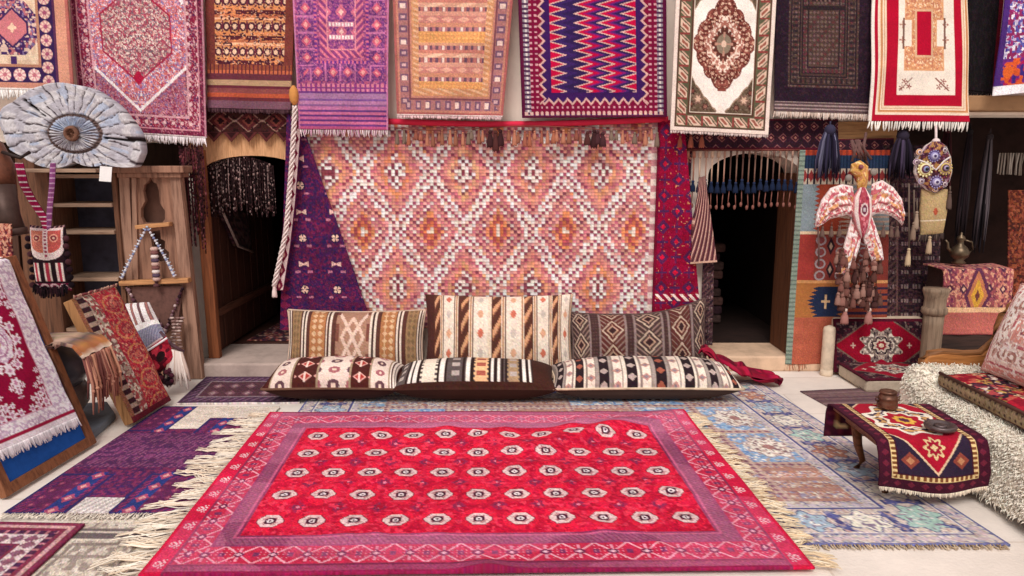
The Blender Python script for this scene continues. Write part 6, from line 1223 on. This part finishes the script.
for px, py, cc in ((919, 152, '#d8923c'), (916, 162, '#8d6a8c'), (944, 150, '#6a7a74'), (921, 181, '#9a88b0'), (944, 184, '#8a6a90'), (935, 189, '#d8923c')): disc(px, py, .022, [cc, '#d0c0c0', '#5c3a50'], 'rosette', YO-.03)
mb = MB(); mb.tube([W(919, 160, YO-.05), W(927, 163, YO-.05), W(936, 170, YO-.055), W(944, 161, YO-.05), W(950, 157, YO-.04)], .006, 6); mb.build('beaded_brow', mat('#e0d4d4', 'pale_beads', .6), OW, smooth=True)
loft('pouch', [(921, 189), (919, 210), (920, 236)], [(948, 189), (947, 212), (943, 234)], 34, 50, .035, lambda n, m: Cv(n, m, '#b59a70').fill(np.hypot(*np.meshgrid(np.linspace(-1, 1, n)*1.0+.05, np.linspace(-1, 1, m))) < .16, '#b0543c').fill(np.abs(np.meshgrid(np.linspace(-1, 1, n), np.linspace(-1, 1, m))[0]-.35) < .02, '#e6d8c0').jit(.06), OW, Y=YO+.02)
fringe(OW, [W(919, 235, YO+.01), W(944, 233, YO+.01)], (0, 0, -1), .05, 26, ['#4a3c38', '#6a5a50', '#2c2424'], w=.009, seed=71)
mb = MB(); mb.ball(W(936, 141, YO-.01), .025, 10, 6, (1.2, .8, .8)); mb.tube([W(936, 139, YO), W(936, 126, YO+.08)], .009, 6); mb.build('top_tuft', mat('#dccac8', 'pale_wool', .95), OW, smooth=True)
for px, y0, y1, cc in ((909, 184, 262, '#c2aa8a'), (914, 190, 236, '#8a7464'), (917, 200, 225, '#a08a78'), (930, 240, 250, '#b59c80'), (950, 186, 205, '#5c4a44')):
    mb = MB(); mb.cur = hx('#6a5a50'); mb.tube([W(px, y0, YO), W(px, y1-14, YO)], .006, 5); tassel(mb, W(px, y1-14, YO), .13, .020, cc); mb.build('side_tassel', cloth(.1, 200), OW, smooth=True, color=True)
# covered chest, ewer, pedestal
CH = empty('chest', (3.45, 5.55, 0), 'dark wooden chest under a pink rug in the recess', 'chest'); x0, x1 = W(945, 300, 5.36)[0], W(1009, 300, 5.36)[0]
mb = MB(); mb.box((x0, 5.38, .05), (x1, 5.63, .865)); mb.build('body', wood('#3a2620', '#1f1411', 'dark_chest_wood', 0), CH, bev=.01)
for sx in (x0+.03, x1-.03):
    for sy in (5.41, 5.60): MB().box((sx-.03, sy-.03, 0), (sx+.03, sy+.03, .052)).build('foot', WD, CH)
w_, h_ = 110, 120; xs = np.linspace(x0-.01, x1+.01, w_)[None, :]; t = np.linspace(0, 1, h_)[:, None]; ztop = .878; L1_, L2_ = .25, .50; dist = t*(L1_+L2_)
yy = np.where(dist < L1_, 5.62-dist, 5.36-.012*np.sin((dist-L1_)*9)); zz = np.where(dist < L1_, ztop, ztop-(dist-L1_))
P = np.stack([xs+0*t-.03*(1-np.linspace(0, 1, w_)[None, :])*(1-t), yy+0*xs+.006*np.sin(xs*24)*(t > .5), zz+.006*np.sin(xs*14+t*8)*(t < .5)], -1)
tag(sheet('chest_rug', P, p_pinktable(w_, h_), None, None, .012), 'dusty pink rug with ochre lozenge draped over the chest in the recess', 'rug')
EW = empty('ewer', W(958, 268, 5.50)*[1, 1, 0]+[0, 0, .892], 'small dark brass ewer standing on the pink rug on the chest', 'ewer'); ec = np.array(EW.location); BM = mat('#6a5a48', 'dark_brass', .4, .2, 10, .15, .8)
mb = MB(); mb.lathe([(.035, 0), (.05, .012), (.03, .03), (.06, .06), (.068, .09), (.05, .125), (.022, .15), (.02, .175), (.032, .185)], ec, 20); mb.build('body', BM, EW, smooth=True)
mb = MB(); mb.lathe([(.034, .186), (.026, .205), (.008, .22), (.010, .232), (.003, .24)], ec, 16); mb.build('lid', BM, EW, smooth=True)
mb = MB(); mb.tube([ec+[-.055, 0, .09], ec+[-.09, 0, .12], ec+[-.095, 0, .16], ec+[-.115, 0, .18]], [.016, .011, .009, .008], 8); mb.build('spout', BM, EW, smooth=True)
mb = MB(); mb.tube([ec+[.03, 0, .18], ec+[.085, 0, .165], ec+[.095, 0, .11], ec+[.06, 0, .07]], .007, 6); mb.build('handle', BM, EW, smooth=True)
PD = empty('wooden_pedestal', (3.09, 5.12, 0), 'turned pale wooden pedestal beside the pink covered chest', 'pedestal'); PM = wood('#8a7460', '#5c4a3c', 'grey_turned_wood'); pc = (W(934, 330, 5.15)[0], 5.17, 0)
PD.location = pc
mb = MB(); mb.lathe([(.07, 0), (.072, .05), (.064, .08), (.066, .50), (.068, .57)], pc, 24); mb.build('shaft', PM, PD, smooth=True)
mb = MB(); mb.lathe([(.068, .57), (.085, .59), (.085, .62), (.072, .635), (.07, .69), (.085, .74), (.084, .765)], pc, 24); mb.build('capital', PM, PD, smooth=True)
# red floor seat: block cushions
def block(name, label, q, thick_vec, pat, w, h, side, bulge=.02):
    """A firm upholstered block: patterned front, plain sides. q = TL, TR, BR, BL in space."""
    E_ = empty(name, (np.asarray(q[2])+np.asarray(q[3]))/2, label, 'cushion', 'red carpet cushions right of the right doorway'); P = bil(*q, h, w); N = normals(P); u = np.linspace(-1, 1, w)[None, :]; v = np.linspace(-1, 1, h)[:, None]
    P = P+N*(bulge*((1-u**6)*(1-v**6)))[:, :, None]; sheet('carpet_face', P, pat(w, h), None, E_, .012)
    mb = MB(); q = [np.asarray(p) for p in q]; ins = [p*.985+sum(q)/4*.015 for p in q]; mb.hexa([ins[3], ins[2], ins[1], ins[0]], np.asarray(thick_vec)); mb.build('body', mat(side, 'ticking_'+side, .9, .1, 20), E_, bev=.02); return E_
xa, xb = W(834, 340, 5.62)[0], W(927, 340, 5.62)[0]
block('back_cushion', 'upright crimson carpet cushion with pale medallion against the wall', [(xa, 5.66, .44), (xb, 5.66, .44), (xb, 5.58, .03), (xa, 5.58, .03)], (-.0, .09, .012), p_redmed, 150, 80, '#cbb49c')
mb = MB(); p0 = W(827.5, 369, 5.55); mb.lathe([(.042, .015), (.046, .03), (.046, .36), (.04, .385), (.01, .40)], (xa-.05, 5.60, 0), 16); mb.lathe([(.047, 0), (.049, .01), (.047, .05)], (xa-.05, 5.60, 0), 16); tag(mb.build('bolster', mat('#d9c4ac', 'cream_ticking', .9, .12, 12), smooth=True), 'narrow cream bolster standing at the left end of the crimson cushion', 'bolster')
xs0, xs1 = W(841, 363, 5.5)[0], 3.16
block('seat_cushion', 'flat crimson carpet seat cushion with dark border lying on the ground', [(xs0, 5.56, .115), (xs1, 5.56, .115), (xs1+.02, 5.13, .105), (xs0+.02, 5.13, .105)], (0, 0, -.10), p_redmed, 130, 90, '#b8a894', .015)
# low table
T0, T1, Y0, Y1, ZT = 1.74, 2.235, 3.36, 3.88, .35
TB = empty('low_table', ((T0+T1)/2, (Y0+Y1)/2, 0), 'small low wooden table under a crimson runner', 'table'); TW = wood('#7a4a2e', '#4a2a1a', 'table_wood', 0, .5)
MB().box((T0+.01, Y0+.01, ZT-.035), (T1-.01, Y1-.01, ZT-.008)).build('tabletop', TW, TB, bev=.006)
MB().box((T0+.06, Y0+.06, ZT-.085), (T1-.06, Y1-.06, ZT-.034)).build('apron', TW, TB, bev=.004)
for sx, sy in ((0, 0), (1, 0), (0, 1), (1, 1)):
    bx, by = (T0+.15 if not sx else T1-.12), (Y0+.15 if not sy else Y1-.10); dx, dy = (-1 if not sx else 1), (-1 if not sy else 1); mb = MB()
    mb.tube([(bx, by, ZT-.04), (bx+.03*dx, by+.03*dy, ZT-.12), (bx+.02*dx, by+.02*dy, ZT-.21), (bx-.002*dx, by, .06), (bx+.02*dx, by+.02*dy, .0)], [.026, .028, .022, .016, .020], 10); mb.build('leg', TW, TB, smooth=True)
w_, h_ = 150, 300; u = np.linspace(0, 1, w_)[None, :]; Lf, Ln, Lt = .20, .24, Y1-Y0; rcn = .03
seq = [(Y1+.035, ZT-Lf), (Y1+.03, ZT-.06), (Y1+.012, ZT-.008), (Y1-.03, ZT+.004), (Y0+.03, ZT+.004), (Y0-.012, ZT-.008), (Y0-.032, ZT-.06), (Y0-.045, ZT-.16), (Y0-.03, ZT-Ln)]
sq = np.array(seq); dd = np.r_[0, np.cumsum(np.linalg.norm(np.diff(sq, axis=0), axis=1))]; tt = np.linspace(0, dd[-1], h_)
yy = np.interp(tt, dd, sq[:, 0])[:, None]; zz = np.interp(tt, dd, sq[:, 1])[:, None]; on = ((tt > dd[3]) & (tt < dd[4]))[:, None]
for _ in range(6): yy = np.concatenate([yy[:1], (yy[:-2]+yy[1:-1]+yy[2:])/3, yy[-1:]]); zz = np.concatenate([zz[:1], (zz[:-2]+zz[1:-1]+zz[2:])/3, zz[-1:]])
hgn = np.clip((tt-dd[4])/(dd[-1]-dd[4]), 0, 1)[:, None]
P = np.stack([T0-.01+(T1-T0+.035)*u+.035*hgn+0*yy, yy+.022*np.sin(u*7+1)*hgn+0*u, zz+0*u+.002*np.sin(u*20)*on-.02*hgn*np.sin(u*PI)], -1)
tr = sheet('table_runner', P, p_table(w_, h_), None, None, .01); tag(tr, 'crimson runner with ivory medallion draped over the low table', 'rug')
fringe(tr, P[-1, ::3], (0, 0, -1), .022, 90, '#e9d9c4', w=.006, seed=72)
pc = F(887, 407, ZT+.016); PT_ = empty('copper_pot', pc, 'little dark copper pot with ridged collar on the low table', 'pot'); CM = mat('#7a5444', 'aged_copper', .45, .2, 10, .15, .75, hex2='#3c2a24')
mb = MB(); mb.lathe([(.048, 0), (.052, .008), (.05, .03), (.046, .045), (.050, .050), (.046, .055), (.040, .075)], pc, 28); mb.build('body', CM, PT_, smooth=True)
mb = MB(); mb.lathe([(.040, .075), (.046, .082), (.040, .090), (.030, .093), (.026, .080)], pc, 28); mb.build('rim', CM, PT_, smooth=True)
for s_ in (-1, 1): mb = MB(); mb.tube([pc+[s_*.048, 0, .05], pc+[s_*.064, 0, .058], pc+[s_*.062, 0, .038], pc+[s_*.05, 0, .032]], .005, 6); mb.build('lug', CM, PT_, smooth=True)
pa = F(940, 429, ZT+.016); AT = empty('ashtray', pa, 'round grey metal ashtray near the front edge of the low table', 'ashtray'); AM = mat('#6a5c5c', 'grey_pewter', .4, .2, 14, .15, .7)
mb = MB(); mb.lathe([(.062, 0), (.07, .006), (.074, .02), (.068, .026), (.052, .024), (.046, .012), (.002, .010)], pa, 32); mb.build('dish', AM, AT, smooth=True)
mb = MB(); mb.lathe([(.03, .012), (.028, .022), (.02, .024), (.004, .023)], pa, 20); mb.build('inner_knob', AM, AT, smooth=True)
# sofa
SX, SY0, SY1 = 2.36, 2.2, 4.30
SF = empty('sofa', (2.85, 3.3, 0), 'wooden sofa frame with curved end panel at the right edge', 'sofa'); OW_ = wood('#b0733e', '#7d4a26', 'orange_sofa_wood', 0, .45)
MB().box((SX+.06, SY0, .06), (SX+.58, SY1-.04, .33)).build('seat_frame', wood('#6a4228', '#3f2616', 'dark_sofa_base', 1), SF, bev=.01)
pts = [W(924, 420, 4.32), W(923, 372, 4.32), W(924, 362, 4.32), W(930, 356, 4.32), W(944, 354, 4.32), W(965, 356, 4.32), W(982, 355, 4.32), W(993, 346, 4.32), W(1000, 330, 4.32), W(1005, 317, 4.32), W(1012, 309, 4.32), W(1024, 302, 4.32), W(1052, 300, 4.32), W(1060, 420, 4.32)]
mb = MB(); mb.prism(pts, (0, .05, 0)); mb.build('end_panel', OW_, SF, bev=.008)
mb = MB(); mb.tube([p+[0, .025, .008] for p in pts[1:13]], .022, 8); mb.build('end_moulding', wood('#8a5a34', '#5c3a20', 'sofa_moulding', 0, .5), SF, smooth=True)
MB().box((SX+.60, SY0, .06), (SX+.67, SY1, .74)).build('back_panel', OW_, SF, bev=.01)
for yy_ in (SY0+.05, SY1-.1): MB().box((SX+.1, yy_-.04, 0), (SX+.18, yy_+.04, .065)).build('foot', OW_, SF)
# long-haired throw over the sofa front
n_, m_ = 120, 46; yv = np.linspace(SY1+.02, SY0, n_)[None, :]; sv = np.linspace(0, 1, m_)[:, None]
pr_ = np.array([(SX+.45, .352), (SX+.10, .362), (SX+.035, .35), (SX, .30), (SX-.03, .18), (SX-.05, .04)]); dd = np.r_[0, np.cumsum(np.linalg.norm(np.diff(pr_, axis=0), axis=1))]; tt = sv*dd[-1]
X = np.interp(tt, dd, pr_[:, 0]); Z = np.interp(tt, dd, pr_[:, 1]); bul = .02*np.sin(yv*5+sv*4)*(sv > .4)+.012*np.sin(yv*11)
P = np.stack([X-bul*sv+0*yv, yv+0*sv, Z+.075*np.exp(-((SY1-yv)/.17)**2)*(sv < .75)+.008*np.sin(yv*9)*(sv < .6)+.02*np.sin(yv*7)*(sv > .8)+.018*(sv > .9)], -1)
Cf = np.tile(hx('#fbeedd'), (m_, n_, 1))*(.9+.2*noise(m_, n_, 5, 3))[:, :, None]
tw = sheet('fur_throw', P, np.clip(Cf, 0, 1), None, None, .02); tag(tw, 'shaggy cream fur throw covering the front of the sofa', 'throw')
r = np.random.default_rng(5); Nn = normals(P); mbv, mbf, mbc = [], [], []; k0 = 0
NH = 15000; I = r.integers(0, m_-1, NH); J = r.integers(0, n_-1, NH); fi, fj = r.random(NH), r.random(NH)
sgn = 1 if (Nn[m_//2+8, n_//2][0] < 0) else -1
base = P[I, J]*(1-fi[:, None])+P[I+1, J]*fi[:, None]+(P[I, J+1]-P[I, J])*fj[:, None]; nn = Nn[I, J]*sgn
d1 = nn*.6+np.array([0, 0, -.55])+r.normal(0, .35, (NH, 3)); d1 /= np.linalg.norm(d1, axis=1, keepdims=True); Lh = r.uniform(.015, .036, NH)[:, None]; mid = base+d1*Lh*.5+nn*.006; tip = base+d1*Lh+np.array([0, 0, -.012]); tip[:, 2] = np.maximum(tip[:, 2], .004)
sd = np.cross(d1, nn); sd /= np.linalg.norm(sd, axis=1, keepdims=True)+1e-9; wv_ = .0035
Vh = np.stack([base-sd*wv_, base+sd*wv_, base+nn*wv_, mid-sd*wv_, mid+sd*wv_, mid+nn*wv_, tip], 1).reshape(-1, 3); o_ = (np.arange(NH)*7)[:, None]
Qh = np.concatenate([o_+np.array([[0, 1, 4, 3]]), o_+np.array([[1, 2, 5, 4]]), o_+np.array([[2, 0, 3, 5]])]); Th = np.concatenate([o_+np.array([[3, 4, 6]]), o_+np.array([[4, 5, 6]]), o_+np.array([[5, 3, 6]])])
colh = np.repeat(np.clip(hx('#fff3e2')*(r.uniform(.86, 1.06, (NH, 1))), 0, 1), 7, axis=0)
fur = link('shaggy_pile', Vh, [tuple(t) for t in Th.tolist()], cloth(.05, 200), tw, colors=colh, quads=Qh); fur['kind'] = 'stuff'
# carpet seat cushion
CS = empty('seat_cushion', (2.8, 3.3, .37), 'red and gold flowered carpet seat cushion on the sofa', 'cushion'); w_, h_ = 130, 320
xq = np.linspace(SX+.085, SX+.59, w_)[None, :]; yq = np.linspace(SY1-.22, SY0+.05, h_)[:, None]; uu = np.linspace(-1, 1, w_)[None, :]; v2 = np.linspace(-1, 1, h_)[:, None]
P = np.stack([xq+0*yq, yq+0*xq, .455+.03*(1-uu**6)*(1-v2**10)+.006*np.sin(xq*11+yq*7)], -1); sheet('carpet_top', P, p_sofa(w_, h_), None, CS, .02)
P = np.stack([np.full((14, h_), SX+.085)-.012*np.sin(np.linspace(0, PI, 14))[:, None], np.repeat(yq.T, 14, 0), np.linspace(.468, .385, 14)[:, None]+0*yq.T], -1); sheet('edge_band', P, p_sofaedge(h_*2, 28)[::2, ::2], None, CS, .02)
MB().box((SX+.092, SY0+.05, .385), (SX+.59, SY1-.22, .452)).build('body', mat('#8a7458', 'tan_ticking', .9, .15, 14), CS, bev=.01)
mb = MB(); mb.tube([(SX+.08, SY1-.22, .462), (SX+.08, 3.2, .466), (SX+.08, SY0+.05, .462)], .009, 6); mb.build('piping', mat('#5c3a30', 'dark_piping', .9), CS, smooth=True)
q0, q1, q2, q3 = np.array([2.86, 4.10, .97]), np.array([2.86, 3.30, .97]), np.array([2.68, 3.26, .49]), np.array([2.66, 4.06, .49])
cc = (q0+q1+q2+q3)/4; pillow('pillow', 'faded pink kilim pillow leaning on the back of the sofa', 'pillow', cc, (q1-q0)/2, (q0-q3)/2, .09, p_pinkpillow, w=170, h=130, side='#d8b8ac', seed=9, pinch=.03, power=.45, piping='#c9958c')
